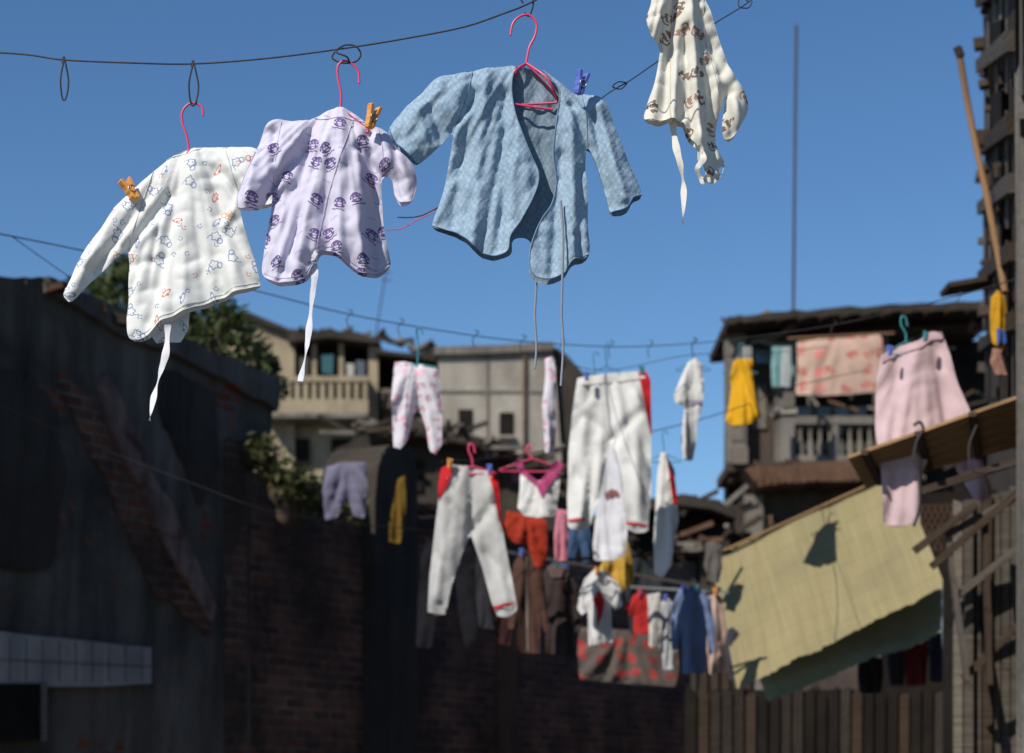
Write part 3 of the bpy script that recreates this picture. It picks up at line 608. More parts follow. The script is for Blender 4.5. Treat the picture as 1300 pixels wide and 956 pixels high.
for px_, py_, y_, ang, mt_ in ((571, 589, 10.15, 5, m_orange), (622, 596, 10.15, -8, m_bluepl), (745, 478, 10.5, 3, m_bluepl), (815, 471, 10.5, -6, m_turq), (1175, 428, 9.3, 10, m_turq), (1130, 446, 9.3, 0, m_bluepl)):
    peg(px_, py_, y_, ang, mt_, .05)
for i, (px_, py_, y_) in enumerate(((662, 702, 12), (706, 717, 12.3), (758, 726, 11.6), (812, 754, 12.8), (868, 748, 12.2), (884, 748, 12.2), (908, 752, 12.6), (735, 662, 12.5), (845, 760, 12.8))):
    peg(px_, py_, y_-.04, 0, (m_bluepl, m_turq, m_orange, m_pinkplastic)[i % 4], .05)

# =============== LEFT RUIN AND BRICK WALL ===============
A0 = W(0, 345, 14.0); L = Plane((A0.x, A0.y), math.radians(60))
def rag(pts, amp=4, n=6):
    out = []
    for i in range(len(pts)-1):
        a, b = pts[i], pts[i+1]
        for k in range(n):
            t = k/n; out.append((a[0]+(b[0]-a[0])*t+random.uniform(-1, 1), a[1]+(b[1]-a[1])*t+(random.uniform(-amp, amp) if (i or k) else 0)))
    out.append(pts[-1]); return out
e = empty('ruined_wall')
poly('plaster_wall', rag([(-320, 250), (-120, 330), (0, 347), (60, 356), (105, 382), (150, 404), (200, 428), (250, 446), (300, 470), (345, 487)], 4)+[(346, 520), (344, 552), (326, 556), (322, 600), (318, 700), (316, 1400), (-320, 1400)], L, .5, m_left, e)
poly('coping', rag([(55, 352), (110, 375), (155, 398), (240, 436), (348, 480)], 3)+rag([(350, 500), (345, 520), (250, 468), (150, 425), (60, 372)], 4, 6), L, .6, m_left, e, off=-.06)
poly('stair_scar', rag([(72, 470), (112, 505), (140, 560), (175, 625), (215, 695), (262, 765)], 6, 5)+rag([(266, 806), (232, 778), (190, 748), (168, 700), (138, 620), (100, 545), (78, 500)], 6, 4), L, .1, m_brick2, e, off=-.03)
m_scar = mat_plaster('pinkish_scar', (.14, .065, .05), (.05, .025, .02), .6, 2.5, hi=(.30, .22, .19))
poly('scar_render', rag([(128, 475), (150, 520), (180, 590), (215, 650), (240, 710), (266, 770)], 5, 4)+rag([(262, 790), (230, 735), (190, 665), (160, 600), (132, 530), (122, 490)], 5, 4), L, .1, m_scar, e, off=-.07)
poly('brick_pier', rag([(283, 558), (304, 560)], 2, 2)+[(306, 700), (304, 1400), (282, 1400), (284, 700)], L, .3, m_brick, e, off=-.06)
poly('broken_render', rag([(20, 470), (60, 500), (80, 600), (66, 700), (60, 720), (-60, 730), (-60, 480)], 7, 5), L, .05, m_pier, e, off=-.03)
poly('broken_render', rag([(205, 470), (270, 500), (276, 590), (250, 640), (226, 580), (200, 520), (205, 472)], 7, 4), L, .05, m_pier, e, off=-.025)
poly('tile_band', rag([(-320, 775), (0, 803), (186, 822)], 1, 5)+[(186, 868), (120, 872), (-320, 872)], L, .06, m_pale, e, off=-.05)
for i in range(14): poly('tile_joint', [(-100+i*21, 802+i*1.4), (-99+i*21, 802+i*1.4), (-99+i*21, 866), (-100+i*21, 866)], L, .01, m_grey, e, off=-.054)
poly('tile_joint', [(-200, 828), (186, 846), (186, 847.2), (-200, 829.2)], L, .01, m_grey, e, off=-.057)
poly('window', [(-40, 868), (48, 868), (48, 940), (-40, 940)], L, .02, m_dark, e, off=-.06)
poly('window_frame', [(44, 866), (49, 866), (49, 942), (44, 942)], L, .03, m_timber, e, off=-.085)
for i in range(34):
    t = random.random(); px_ = 10+t*330; py_ = 350+t*134+random.uniform(-2, 2); p = L.hit(px_, py_)+L.n*random.uniform(0, .4)
    beam('rubble', p, p+Vector((random.uniform(.08, .2), random.uniform(-.1, .1), random.uniform(-.03, .05))), .12, random.uniform(.05, .1), random.choice((m_left, m_brickd, m_pier)), e)
e = empty('brick_wall')
poly('brickwork', rag([(305, 594), (330, 598), (362, 612), (398, 634), (440, 648), (466, 652), (520, 662), (600, 668), (660, 676), (740, 690), (790, 704), (880, 720)], 3, 6)+[(880, 1400), (305, 1400)], L, .35, m_brick, e, off=.02)
poly('pier', rag([(462, 640), (466, 590), (476, 568), (508, 572), (516, 600), (518, 700)], 4, 4)+[(516, 1400), (462, 1400)], L, .5, m_pier, e, off=-.12)
poly('pier', [(634, 800), (646, 800), (646, 1400), (634, 1400)], L, .2, m_rust, e, off=-.1)
poly('coping', rag([(512, 655), (600, 661), (740, 684)], 3, 6)+[(740, 694), (600, 676), (512, 670)], L, .5, m_roof, e, off=-.08)
poly('render_patch', rag([(330, 700), (380, 690), (420, 730), (440, 800), (400, 850), (350, 830), (325, 760), (330, 702)], 8, 4), L, .05, m_brick2, e, off=.005)
for i in range(70):
    px_ = random.uniform(310, 740); py_ = 597+(px_-310)*.2; p = L.hit(px_, py_)+L.n*random.uniform(0, .3)
    beam('loose_brick', p, p+L.t*.22+Vector((0, 0, random.uniform(-.02, .02))), .1, .065, m_brick, e)

# =============== VEGETATION ===============
def leafmat(name, a, b):
    s = M(name); v = s.obj()
    c = s.mix(s.ramp(s.noise(v, 3, 4), .35, .65), a, b); return s.finish(c, .6, None, .3, spec=.3)
m_leaf = leafmat('leaf_green', (.035, .055, .016), (.10, .125, .045)); m_leaf2 = leafmat('leaf_olive', (.045, .055, .02), (.10, .10, .035))
m_bark = plain('bark', (.07, .05, .035), .9, .3, 8, .5)
def foliage(name, clumps, n, ls, mat, trunk=None):
    e = empty(name); vs = []; fs = []
    for (c, r) in clumps:
        for i in range(n):
            d = Vector((random.gauss(0, 1), random.gauss(0, 1), random.gauss(0, .8))); d = d.normalized()*r*random.random()**.45*random.choice((1, 1, 1.35))
            p = c+d; s_ = ls*random.uniform(.5, 1.3)
            a = Vector((random.gauss(0, 1), random.gauss(0, 1), random.gauss(0, .6))).normalized(); b = a.cross(Vector((random.gauss(0, 1), random.gauss(0, 1), random.gauss(0, 1)))).normalized()
            k = len(vs); vs += [p-a*s_, p+b*s_*.35, p+a*s_, p-b*s_*.35]; fs.append((k, k+1, k+2, k+3))
    mesh_obj('leaves', vs, fs, mat, e)
    if trunk:
        base, top = trunk
        cu = bpy.data.curves.new('trunk', 'CURVE'); cu.dimensions = '3D'; cu.bevel_depth = 1; cu.bevel_resolution = 3
        def sp__(a, b, r0, r1):
            q = cu.splines.new('POLY'); q.points.add(5)
            for i in range(6):
                t = i/5; p = a.lerp(b, t)+Vector((math.sin(t*5)*.06, math.cos(t*4)*.05, 0)); q.points[i].co = (*p, 1); q.points[i].radius = r0+(r1-r0)*t
        sp__(base, top, .16, .07)
        for (c, r) in clumps: sp__(base.lerp(top, random.uniform(.6, .95)), c, .04, .008)
        cu.materials.append(m_bark); link(bpy.data.objects.new('trunk', cu), e)
    return e
cl = []
for (a, b, r) in ((148, 350, .18), (150, 376, .24), (172, 356, .22), (160, 338, .12), (200, 385, .22), (225, 394, .22), (250, 406, .2), (275, 398, .2), (296, 406, .18), (262, 440, .22), (300, 434, .2), (322, 454, .2), (235, 430, .22), (185, 405, .22), (138, 386, .18), (315, 470, .2), (338, 472, .15), (350, 490, .1), (125, 368, .12)):
    cl.append((W(a, b, 19+random.uniform(-.4, .4)), r))
foliage('tree', cl, 150, .07, m_leaf, (Vector((W(230, 420, 19).x, 19, 0)), W(235, 440, 19)))
cl = [(W(a, b, 16.3+random.uniform(0, .3)), r) for a, b, r in ((328, 570, .12), (345, 585, .13), (362, 600, .15), (380, 612, .13), (398, 625, .12), (350, 608, .12), (372, 622, .11), (320, 584, .1), (392, 640, .1), (408, 645, .08), (335, 562, .08))]
foliage('shrub', cl, 110, .05, m_leaf2, (W(360, 650, 16.6), W(360, 620, 16.5)))
foliage('weeds', [(W(a, b, 17.2), .1) for a, b in ((300, 468), (330, 485), (345, 500), (90, 365), (435, 640), (455, 645))], 40, .06, m_leaf2)

# =============== CENTRE-LEFT TENEMENT (about 60 m) ===============
def U(pl, x0, y0, x1, y1): return [(x0, y0), (x1, y0), (x1, y1), (x0, y1)]
e = empty('apartment_building'); B = front(60)
poly('gable_block', [(215, 425), (288, 406), (312, 402), (345, 413), (374, 428), (374, 470), (374, 700), (215, 700)], B, 6, m_beige, e)
poly('gable_roof', [(210, 424), (288, 400), (313, 397), (378, 424), (378, 430), (312, 404), (288, 407), (212, 431)], B, 6.6, m_roof, e, off=-.3)
poly('window', U(B, 300, 448, 318, 476), B, .1, m_dark, e, off=-.06); poly('window', U(B, 340, 452, 352, 474), B, .1, m_dark, e, off=-.06)
poly('cornice', U(B, 215, 484, 345, 489), B, .3, m_beige2, e, off=-.25)
poly('back_wall', U(B, 374, 430, 560, 700), B, 4, m_dark, e, off=2.2)
poly('roof_slab', rag([(368, 430), (420, 422), (482, 432)], 2, 5)+[(482, 440), (420, 433), (368, 439)], B, 3.5, m_roof, e, off=-.5)
poly('roof_slab', rag([(478, 446), (552, 456), (590, 464)], 2, 4)+[(590, 470), (552, 462), (478, 452)], B, 3.5, m_roof, e, off=-.5)
for a, w_ in ((396, 6), (430, 6), (468, 12)): poly('post', U(B, a, 436, a+w_, 500 if a < 460 else 536), B, .3, m_beige, e, off=-.02)
poly('shutter', U(B, 440, 452, 462, 486), B, 2.0, m_rbld, e, off=1.5)
poly('parapet_rail', U(B, 344, 485, 470, 492), B, .4, m_beige, e, off=-.9); poly('parapet_base', U(B, 344, 514, 470, 532), B, .4, m_beige, e, off=-.9)
for i in range(12): poly('baluster', U(B, 346+i*10.6, 492, 352+i*10.6, 514), B, .25, m_beige, e, off=-.85)
poly('balcony_slab', [(340, 532), (470, 532), (470, 538), (340, 538)], B, 2.2, m_grey, e, off=-1.0)
poly('lower_wall', U(B, 344, 538, 470, 700), B, 1, m_beige, e, off=.3)
poly('window', U(B, 368, 556, 392, 590), B, .1, m_dark, e, off=.2); poly('window', U(B, 420, 556, 446, 590), B, .1, m_dark, e, off=.2)
poly('mid_wall', U(B, 484, 500, 560, 700), B, 1, m_rbld, e, off=.3)
poly('railing', U(B, 484, 495, 560, 500), B, .2, m_grey, e, off=-.2)
for i in range(9): poly('rail_bar', U(B, 486+i*8, 500, 488+i*8, 520), B, .1, m_grey, e, off=-.2)
for (a, b, c_, d_, cl_) in ((408, 450, 424, 476, (.05, .12, .14)), (440, 462, 450, 482, (.4, .4, .36)), (452, 458, 464, 480, (.1, .12, .15)), (380, 452, 392, 480, (.10, .1, .08)), (500, 466, 514, 490, (.25, .16, .12)), (530, 470, 542, 494, (.05, .07, .1)), (548, 472, 580, 520, (.04, .10, .10))):
    poly('balcony_washing', [(a, b), (c_, b+1), (c_-1, d_), (a+1, d_-2)], B, .05, cloth(cl_), e, off=-.1)
for i in range(40):
    a = random.uniform(370, 560); p = B.hit(a, 430+max(0, a-480)*.3)
    beam('roof_clutter', p, p+Vector((random.uniform(-.6, .6), random.uniform(-.3, .3), random.uniform(-.05, .35))), .12, .1, random.choice((m_roof, m_darkwood, m_grey)), e)
e = empty('concrete_building'); B2 = front(57)
poly('rendered_wall', [(557, 447), (630, 445), (700, 443), (703, 452), (722, 700), (557, 700)], B2, 5, m_beige2, e)
poly('side_roof', [(698, 434), (720, 448), (745, 476), (744, 530), (738, 700), (705, 700)], B2, 6, m_roof, e, off=.25)
poly('parapet', [(552, 442), (630, 440), (703, 436), (703, 446), (630, 450), (552, 452)], B2, 5.3, m_grey, e, off=-.2)
poly('drainpipe', U(B2, 664, 452, 667, 640), B2, .1, m_rust, e, off=-.15)
poly('joint', U(B2, 618, 450, 620, 600), B2, .1, m_grey, e, off=-.05); poly('joint', U(B2, 557, 496, 700, 499), B2, .1, m_grey, e, off=-.04)
poly('window', U(B2, 582, 520, 600, 552), B2, .1, m_dark, e, off=-.04); poly('window', U(B2, 634, 524, 652, 554), B2, .1, m_dark, e, off=-.04)
poly('sill', U(B2, 580, 552, 602, 555), B2, .1, m_beige2, e, off=-.2); poly('sill', U(B2, 632, 554, 654, 557), B2, .1, m_beige2, e, off=-.2)
e = empty('lower_roofs'); B3 = front(42)
poly('tile_roof', rag([(425, 570), (465, 555), (500, 535), (545, 530), (580, 545), (640, 566), (700, 590), (722, 606)], 3, 3)+[(730, 640), (730, 900), (425, 900)], B3, 8, m_roof, e)
poly('eave', [(560, 552), (640, 576), (722, 614), (722, 622), (640, 586), (560, 562)], B3, 1, m_darkwood, e, off=-.6)
poly('eave', [(470, 560), (560, 548), (562, 556), (472, 569)], B3, 1, m_darkwood, e, off=-.6)
for a, b in ((480, 590), (515, 584), (610, 610)): poly('opening', U(B3, a, b, a+22, b+40), B3, .1, m_dark, e, off=-.08)
poly('curtain', [(650, 590), (676, 596), (676, 618), (650, 612)], B3, .1, cloth((.22, .10, .12)), e, off=-.1)
for i in range(50):
    a = random.uniform(440, 715); p = B3.hit(a, 560+max(0, a-560)*.32-random.uniform(0, 8))-Vector((0, .7, 0))
    beam('roof_clutter', p, p+Vector((random.uniform(-.8, .8), random.uniform(-.3, .3), random.uniform(-.1, .35))), .1, .08, random.choice((m_roof, m_darkwood, m_grey, m_timber)), e)
e = empty('timber_shed'); B4 = front(30)  # dark front and boards carry the alley's shade in their colour
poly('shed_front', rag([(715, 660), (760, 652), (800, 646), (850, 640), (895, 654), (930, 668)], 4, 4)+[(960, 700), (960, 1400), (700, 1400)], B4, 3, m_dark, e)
poly('shed_roof', rag([(790, 648), (850, 634), (902, 640), (932, 654)], 3, 4)+[(930, 664), (900, 652), (850, 646), (792, 660)], B4, 2, m_roof, e, off=-.5)
for i in range(18):
    a = 705+i*14; poly('boarding', U(B4, a, 700+random.uniform(-24, 24), a+10, 1000), B4, .1, random.choice((m_darkwood, m_roof, m_dark, m_darkwood)), e, off=-.12)
poly('sign_board', U(B4, 866, 690, 890, 706), B4, .1, m_timber, e, off=-.3)
for i in range(30):
    a = random.uniform(720, 940); p = B4.hit(a, random.uniform(640, 700))-Vector((0, .4, 0))
    beam('shed_clutter', p, p+Vector((random.uniform(-.6, .6), random.uniform(-.3, .3), random.uniform(-.2, .3))), .07, .07, random.choice((m_roof, m_darkwood, m_grey, m_rust)), e)

# =============== RIGHT BALCONY HOUSE (about 38 m) ===============
e = empty('balcony_house'); R = front(38)
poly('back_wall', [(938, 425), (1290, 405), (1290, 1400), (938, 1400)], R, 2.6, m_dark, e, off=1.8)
poly('end_wall', [(922, 424), (948, 423), (948, 600), (924, 600)], R, .5, m_grey, e)
poly('left_wall', [(948, 452), (984, 452), (984, 600), (948, 600)], R, .6, m_rbld, e, off=.4)
poly('roof', rag([(916, 416), (1000, 408), (1120, 401), (1262, 394)], 2, 7)+[(1262, 406), (1120, 410), (1000, 417), (918, 425)], R, 2.6, m_roof, e, off=-.9)
poly('fascia', [(960, 432), (1130, 420), (1262, 412), (1262, 418), (1130, 427), (960, 440)], R, .2, m_darkwood, e, off=-.2)
for i in range(13):
    a = 930+i*26; p = R.hit(a, 418-(a-920)*.05); beam('rafter', p+Vector((0, -1.3, -.1)), p+Vector((0, 1.5, .15)), .09, .12, m_darkwood, e)
poly('column', U(R, 985, 432, 1008, 600), R, .35, m_grey, e, off=-.1); poly('column', U(R, 1112, 425, 1126, 600), R, .3, m_grey, e, off=-.1)
poly('capital', U(R, 982, 440, 1011, 446), R, .4, m_beige2, e, off=-.16); poly('capital', U(R, 982, 520, 1011, 527), R, .4, m_beige2, e, off=-.16)
poly('top_rail', U(R, 1008, 530, 1112, 540), R, .3, m_grey, e, off=-.15); poly('bottom_rail', U(R, 1008, 580, 1112, 590), R, .3, m_grey, e, off=-.15)
def baluster(px_, y0, y1, parent):
    a = R.hit(px_, y1); b = R.hit(px_, y0); H = b.z-a.z; prof = [(.0, .075), (.08, .075), (.1, .05), (.3, .085), (.45, .06), (.6, .035), (.8, .05), (.86, .07), (1, .07)]
    vs = []; fs = []; n = 10
    for t, r in prof:
        for k in range(n): vs.append((a.x+r*math.cos(k*2*math.pi/n), 38+r*math.sin(k*2*math.pi/n), a.z+H*t))
    for i in range(len(prof)-1):
        for k in range(n): fs.append((i*n+k, i*n+(k+1) % n, (i+1)*n+(k+1) % n, (i+1)*n+k))
    mesh_obj('baluster', vs, fs, m_grey, parent, smooth=True)
for i in range(8): baluster(1017+i*12.6, 540, 580, e)
poly('middle_post', U(R, 1055, 536, 1063, 584), R, .25, m_grey, e, off=-.13)
poly('floor_slab', [(922, 590), (1130, 588), (1130, 600), (922, 602)], R, 1.8, m_rbld, e, off=-.35)
poly('tin_canopy', rag([(938, 606), (1000, 600), (1086, 594)], 2, 6)+rag([(1090, 618), (1010, 622), (955, 628)], 2, 5), R, .1, m_rust, e, off=-1.0)
for i in range(16): poly('corrugation', [(944+i*9, 603), (947+i*9, 603), (953+i*9, 622), (950+i*9, 622)], R, .05, m_rust, e, off=-1.04)
poly('lower_wall', [(944, 625), (1130, 620), (1130, 1400), (944, 1400)], R, 1.5, m_rbld, e, off=0)
poly('stone_pier', [(944, 630), (968, 629), (968, 900), (944, 900)], R, .3, m_grey, e, off=-.12)
poly('window_band', U(R, 1016, 504, 1110, 526), R, 1.0, m_timber, e, off=.9)
m_pg = plain('pale_glass', (.22, .25, .26), .3, .2, 2, 0)
for i in range(4): poly('window_pane', U(R, 1022+i*24, 507, 1038+i*24, 526), R, .95, m_pg, e, off=.86)
poly('shutter', U(R, 960, 434, 980, 458), R, .5, plain('blue_box', (.12, .22, .3), .6, .2, 2, 0), e, off=.2)
poly('panel', U(R, 928, 470, 944, 500), R, .05, m_dark, e, off=-.03); poly('panel', U(R, 928, 520, 944, 560), R, .05, m_timber, e, off=-.03)
poly('shutter', U(R, 956, 484, 976, 540), R, .45, m_timber, e, off=.34); poly('crate', U(R, 926, 572, 946, 594), R, -.1, m_timber, e, off=-.5)
poly('green_curtain', U(R, 978, 438, 1008, 492), R, -.16, cloth((.10, .22, .18)), e, off=-.2)
for i in range(80):
    a = random.uniform(925, 1250); b = random.choice((415, 425, 440, 500, 520, 600, 610, 640, 660, 690)); p = R.hit(a, b)+Vector((0, random.uniform(-.5, .3), 0))
    beam('clutter', p, p+Vector((random.uniform(-.7, .7), random.uniform(-.2, .2), random.uniform(-.35, .35))), .05, .06, random.choice((m_darkwood, m_timber, m_rust, m_grey, m_roof)), e)
tk = empty('water_tank')
p = W(974, 408, 39.5); vs = []; fs = []
for z, r in ((0, .16), (.02, .18), (.2, .18), (.26, .14), (.3, .06), (.34, .05)):
    for k in range(12): vs.append((p.x+r*math.cos(k*math.pi/6), p.y+r*math.sin(k*math.pi/6), p.z+z-.1))
for i in range(5):
    for k in range(12): fs.append((i*12+k, i*12+(k+1) % 12, (i+1)*12+(k+1) % 12, (i+1)*12+k))
fs.append(tuple(range(60, 72))); mesh_obj('tank', vs, fs, m_grey, tk, smooth=True)
simple('flowered_blanket', 34, [('body', [(1012, 432), (1060, 429), (1119, 425), (1121, 460), (1119, 497), (1080, 500), (1030, 503), (1010, 501), (1012, 465)], pr_blk, 0)], A=.08, puff=.04)
tube('blanket_pole', [W(1000, 430, 34), W(1135, 423, 34)], .02, m_bamboo, smooth=False)
for a, cl_ in ((986, (.2, .35, .34)), (998, (.4, .42, .4)), (1128, (.1, .12, .12)), (948, (.3, .3, .28))):
    simple('balcony_washing', 36.5, [('body', [(a-6, 440), (a+6, 440), (a+7, 470), (a+5, 492), (a-6, 490), (a-7, 465)], cl_, 0)])
tube('antenna_mast', [W(1011, 32, 39), W(1009, 200, 39), W(1007, 412, 39)], .03, plain('mast_steel', (.05, .04, .04), .6, .2, 1, 0), smooth=False)
am = empty('television_antenna'); tube('mast', [W(491, 338, 58), W(476, 432, 58)], .02, m_wire, am, smooth=False)
for k in (345, 355): tube('element', [W(484, k, 58), W(497, k+1, 58)], .015, m_wire, am, smooth=False)

# =============== RIGHT SIDE: timber building flank receding from the camera ===============
e = empty('timber_building')
S0 = W(1300, 300, 9.0); S1 = W(1254, 300, 15.5)
S = Plane((S0.x, S0.y), math.atan2(S1.y-S0.y, S1.x-S0.x))   # S.n points to the alley side (left)
poly('flank_wall', rag([(1330, -260), (1258, -260)], 1, 2)+rag([(1250, -200), (1246, 0), (1252, 120), (1250, 300), (1256, 470)], 1.6, 5)+[(1258, 1400), (1330, 1400)], S, -.5, m_rbld, e)
for i in range(9):
    a = 1253+i*6.2; t_ = random.choice((m_greywood, m_grey, m_darkwood, m_greywood, m_rbld))
    b0 = -220
    while b0 < 500:
        b1 = b0+random.uniform(90, 240)
        poly('board', [(a, b0), (a+random.uniform(2, 5), b0), (a+random.uniform(2, 5), min(b1, 505)), (a, min(b1, 505))], S, .0, t_, e, off=random.uniform(.01, .04)); b0 = b1+random.uniform(1, 30); t_ = random.choice((m_greywood, m_grey, m_darkwood, m_rbld, m_timber))
for b in (-60, -12, 16, 62, 78, 96, 130, 176, 214, 232, 262, 300, 340, 392, 430, 470):
    for a, mx in ((1250, .07), (1262, .12), (1280, .08)):
        if random.random() < .75:
            p = S.hit(a+random.uniform(-2, 2), b+random.uniform(-9, 9)); q = S.n*random.uniform(.02, mx)+Vector((0, random.uniform(-.03, .03), random.uniform(-.02, .03)))
            beam('joist', p-S.n*.1, p+q, random.uniform(.04, .10), random.uniform(.03, .11), random.choice((m_darkwood, m_darkwood, m_rbld, m_greywood)), e)
for b in (0, 84, 190, 265, 352, 440):
    p = S.hit(1252, b); p2_ = S.hit(1300, b-34)
    beam('ledger', p+S.n*.05, p2_+S.n*.05, .05, .09, random.choice((m_darkwood, m_greywood)), e)
for b in (30, 120, 215, 290, 380):
    poly('window', [(1268, b), (1284, b-6), (1284, b+44), (1268, b+38)], S, 0, m_dark, e, off=.05)
poly('eave', [(1240, -8), (1310, -24), (1310, 4), (1242, 16)], front(14), -.3, m_darkwood, e, off=-.1)
poly('ledge', [(1204, 358), (1275, 346), (1276, 352), (1206, 364)], front(13.5), .3, m_darkwood, e, off=0)
e = empty('concrete_pillar')
poly('shaft', [(1298, -300), (1295, 60), (1297, 300), (1298, 560), (1298, 1400), (1420, 1400), (1420, -300)], front(8), .1, m_grey, e)
e = empty('plank_shack'); T3 = front(11.5)
for i in range(9):
    a = 1212+i*12; poly('plank', [(a, 640-i*3+random.uniform(-6, 6)), (a+10, 638-i*3), (a+11, 1400), (a+1, 1400)], T3, .05, random.choice((m_timber, m_greywood, m_greywood, m_darkwood)), e, off=random.uniform(-.03, .03))
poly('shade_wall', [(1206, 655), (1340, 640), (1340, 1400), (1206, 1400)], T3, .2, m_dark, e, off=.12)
for a, b in (((1182, 720), (1300, 618)), ((1222, 862), (1310, 778)), ((1204, 690), (1228, 866)), ((1210, 760), (1300, 690)), ((1160, 700), (1240, 640)), ((1200, 680), (1310, 620)), ((1250, 640), (1256, 870))):
    beam('brace', W(*a, 11.2), W(*b, 11.1), .03, .04, random.choice((m_darkwood, m_greywood)), e)
tube('bamboo_pole', [W(1217, 62, 11), W(1232, 150, 11), W(1253, 250, 10.6), (W(1276, 372, 10.2))], .019, m_bamboo)
tube('pole_cap', [W(1215, 60, 11), W(1220, 72, 11)], .025, m_darkwood, smooth=False)
e = empty('wooden_awning')
def slab(name, q, th, mat, parent):
    n = (q[1]-q[0]).cross(q[3]-q[0]).normalized()*th
    vs = [v-n/2 for v in q]+[v+n/2 for v in q]; Lx = (q[1]-q[0]).length; Ly = (q[3]-q[0]).length
    uv = [(0, 0), (Lx, 0), (Lx, Ly), (0, Ly)]*2
    return mesh_obj(name, vs, [(3, 2, 1, 0), (4, 5, 6, 7), (0, 1, 5, 4), (1, 2, 6, 5), (2, 3, 7, 6), (3, 0, 4, 7)], mat, parent, uv)
na, nb, fa, fb = W(1076, 580, 9.25), W(1330, 490, 9.0), W(1098, 617, 9.6), W(1330, 556, 9.4)
for i in range(5):
    t0, t1 = i/5+.006, (i+1)/5-.006
    slab('board', [na.lerp(fa, t0), nb.lerp(fb, t0), nb.lerp(fb, t1), na.lerp(fa, t1)], .016, m_brownwood, e)
for t in (.08, .35, .62, .9): beam('batten', na.lerp(nb, t)+Vector((0, -.03, -.01)), fa.lerp(fb, t)+Vector((0, -.03, -.01)), .035, .025, m_darkwood, e)
beam('support_bar', W(1138, 633, 9.4), W(1330, 574, 9.2), .025, .035, m_darkwood, e)
tube('iron_hook', [W(a, b, 9.0) for a, b in ((1160, 540), (1168, 536), (1172, 546), (1164, 560), (1160, 585), (1166, 600), (1168, 640), (1160, 668))], .007, m_wire, e)
tube('electric_cable', [W(a, b, 8.9) for a, b in ((1240, 540), (1230, 570), (1240, 600), (1290, 590))], .006, m_wire)
simple('yellow_rag', 10.0, [('body', [(1258, 378), (1266, 368), (1276, 376), (1280, 410), (1282, 440), (1270, 446), (1258, 438), (1256, 405)], (.50, .26, .02), 0), ('blue_part', [(1262, 420), (1278, 424), (1277, 440), (1262, 440)], (.05, .1, .3), .02)])
simple('brown_bag', 10.1, [('body', [(1260, 442), (1276, 442), (1282, 460), (1278, 476), (1264, 476), (1257, 460)], (.3, .16, .12), 0)])
e = empty('straw_mat')
def drape(name, q, mat, parent, nx=60, ny=36, sag=.06, seed=0):
    vs = []; uv = []; Lx = (q[1]-q[0]).length; Ly = (q[3]-q[0]).length
    nn = (q[1]-q[0]).cross(q[3]-q[0]).normalized()
    for j in range(ny+1):
        for i in range(nx+1):
            u, v = i/nx, j/ny
            p = q[0].lerp(q[1], u).lerp(q[3].lerp(q[2], u), v)
            p = p+nn*(noise.noise((u*3, v*1.2, seed))*sag+math.sin(v*math.pi)*sag*.6+noise.noise((u*9, v*3, seed+5))*sag*.3)
            if j in (0, ny): p = p+(q[3]-q[0]).normalized()*random.uniform(-.01, .01)
            vs.append(p); uv.append((u*Lx, v*Ly))
    fs = [(j*(nx+1)+i, j*(nx+1)+i+1, (j+1)*(nx+1)+i+1, (j+1)*(nx+1)+i) for j in range(ny) for i in range(nx)]
    return mesh_obj(name, vs, fs, mat, parent, uv, True)
drape('mat', [W(900, 708, 13.6), W(1142, 598, 13.4), W(1200, 744, 12.7), W(936, 876, 12.9)], mat_mat(), e, seed=3)
tube('edge_cord', [W(900, 708, 13.58), W(1142, 598, 13.38)], .012, m_brownwood, e, smooth=False)
e = empty('green_tarpaulin')
drape('sheet', [W(952, 830, 13.4), W(1192, 742, 13.2), W(1200, 800, 12.9), W(975, 890, 13.1)], cloth((.30, .34, .24)), e, seed=6)
for a, b, c_, d_, cl_ in ((1150, 790, 1176, 870, (.16, .03, .03)), (1128, 810, 1150, 870, (.05, .05, .08)), (1180, 780, 1200, 866, (.05, .055, .09)), (1196, 742, 1216, 850, (.22, .26, .33)), (1090, 836, 1120, 880, (.03, .03, .03)), (1215, 700, 1230, 800, (.1, .1, .1))):
    simple('hanging_cloth', 14 if a < 1190 else 11.9, [('body', [(a, b), ((a+c_)/2, b-4), (c_, b), (c_+2, (b+d_)/2), (c_-2, d_), (a+2, d_), (a-2, (b+d_)/2)], cl_, 0)])
e = empty('mesh_fence')
for i in range(14):
    tube('mesh_wire', [W(1120+i*8, 640, 15), W(1150+i*8, 700, 15)], .006, m_rust, e, smooth=False); tube('mesh_wire', [W(1150+i*8, 640, 15.02), W(1120+i*8, 700, 15.02)], .006, m_rust, e, smooth=False)
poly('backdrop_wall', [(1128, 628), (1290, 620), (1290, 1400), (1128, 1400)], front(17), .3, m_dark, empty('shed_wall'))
e = empty('timber_fence'); LW = front(16.4)
poly('backing', rag([(872, 878), (1320, 868)], 3, 14)+[(1320, 1400), (872, 1400)], LW, .2, m_dark, e, off=.05)
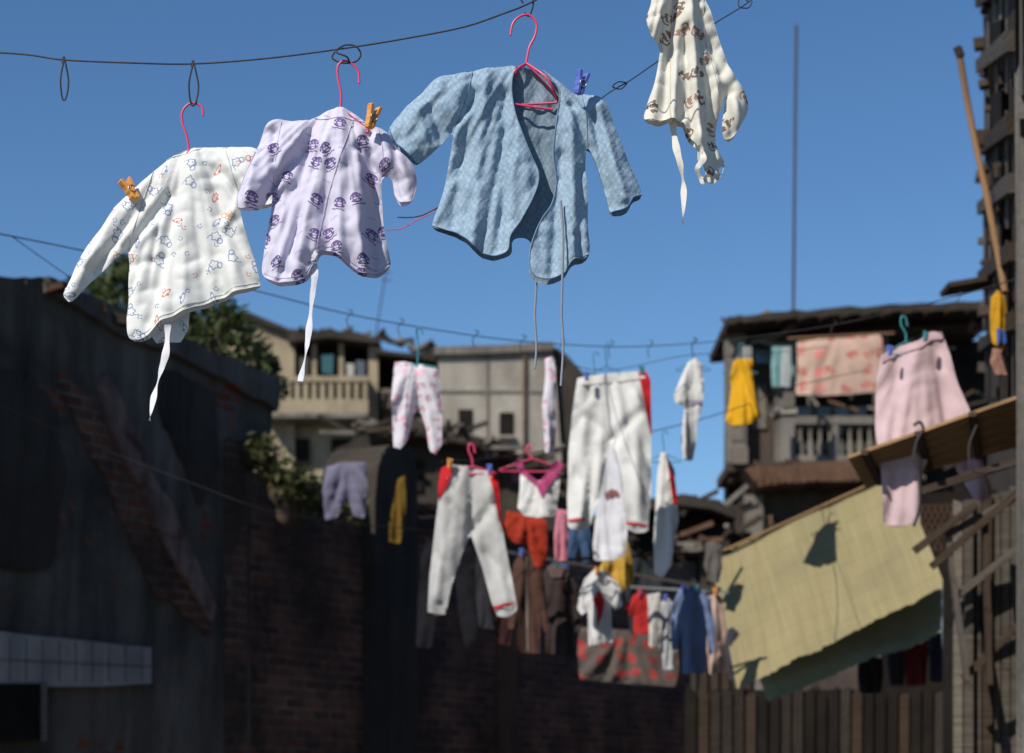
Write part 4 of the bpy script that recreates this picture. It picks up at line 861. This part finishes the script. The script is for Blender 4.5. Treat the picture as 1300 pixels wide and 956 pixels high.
for i in range(30):
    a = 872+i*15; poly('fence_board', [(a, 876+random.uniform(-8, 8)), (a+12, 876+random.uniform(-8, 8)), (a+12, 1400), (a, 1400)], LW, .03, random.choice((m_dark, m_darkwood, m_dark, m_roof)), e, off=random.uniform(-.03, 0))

# =============== GROUND, SKY, SUN, CAMERA ===============
bpy.ops.mesh.primitive_plane_add(size=6000, location=(0, 2000, 0)); g = bpy.context.object; g.name = 'ground'
g.data.materials.append(plain('packed_earth', (.10, .09, .08), .95, .3, .5, .3))

EL = math.radians(40); hx, hy = -.60, -.80
w = bpy.data.worlds.new('World'); scene.world = w; w.use_nodes = True; nt = w.node_tree
bg = nt.nodes['Background']; sky = nt.nodes.new('ShaderNodeTexSky'); sky.sky_type = 'NISHITA'; sky.sun_disc = False
sky.sun_elevation = EL; sky.sun_rotation = math.atan2(hx, hy) % (2*math.pi)
sky.altitude = 800; sky.air_density = 1.0; sky.dust_density = 0.0; sky.ozone_density = 4.0
hs = nt.nodes.new('ShaderNodeHueSaturation'); hs.inputs['Saturation'].default_value = 1.14
nt.links.new(sky.outputs[0], hs.inputs['Color']); nt.links.new(hs.outputs[0], bg.inputs[0]); bg.inputs[1].default_value = .108
sl = bpy.data.lights.new('sun', 'SUN'); sl.energy = 5.0; sl.angle = math.radians(.5); sl.color = (1, .94, .85)
so = link(bpy.data.objects.new('sun', sl))
sd = Vector((hx*math.cos(EL), hy*math.cos(EL), math.sin(EL))); so.rotation_euler = sd.to_track_quat('Z', 'Y').to_euler()

cam = bpy.data.cameras.new('camera'); co = link(bpy.data.objects.new('camera', cam))
co.location = (0, 0, CAMZ); co.rotation_euler = (math.pi/2+PITCH, 0, 0)
cam.sensor_width = 36; cam.lens = 70; cam.clip_end = 8000; cam.clip_start = .05
cam.dof.use_dof = True; cam.dof.focus_distance = 3.86; cam.dof.aperture_fstop = 5.4; cam.dof.aperture_blades = 8
scene.camera = co
scene.view_settings.view_transform = 'Standard'; scene.view_settings.look = 'None'; scene.view_settings.exposure = 0
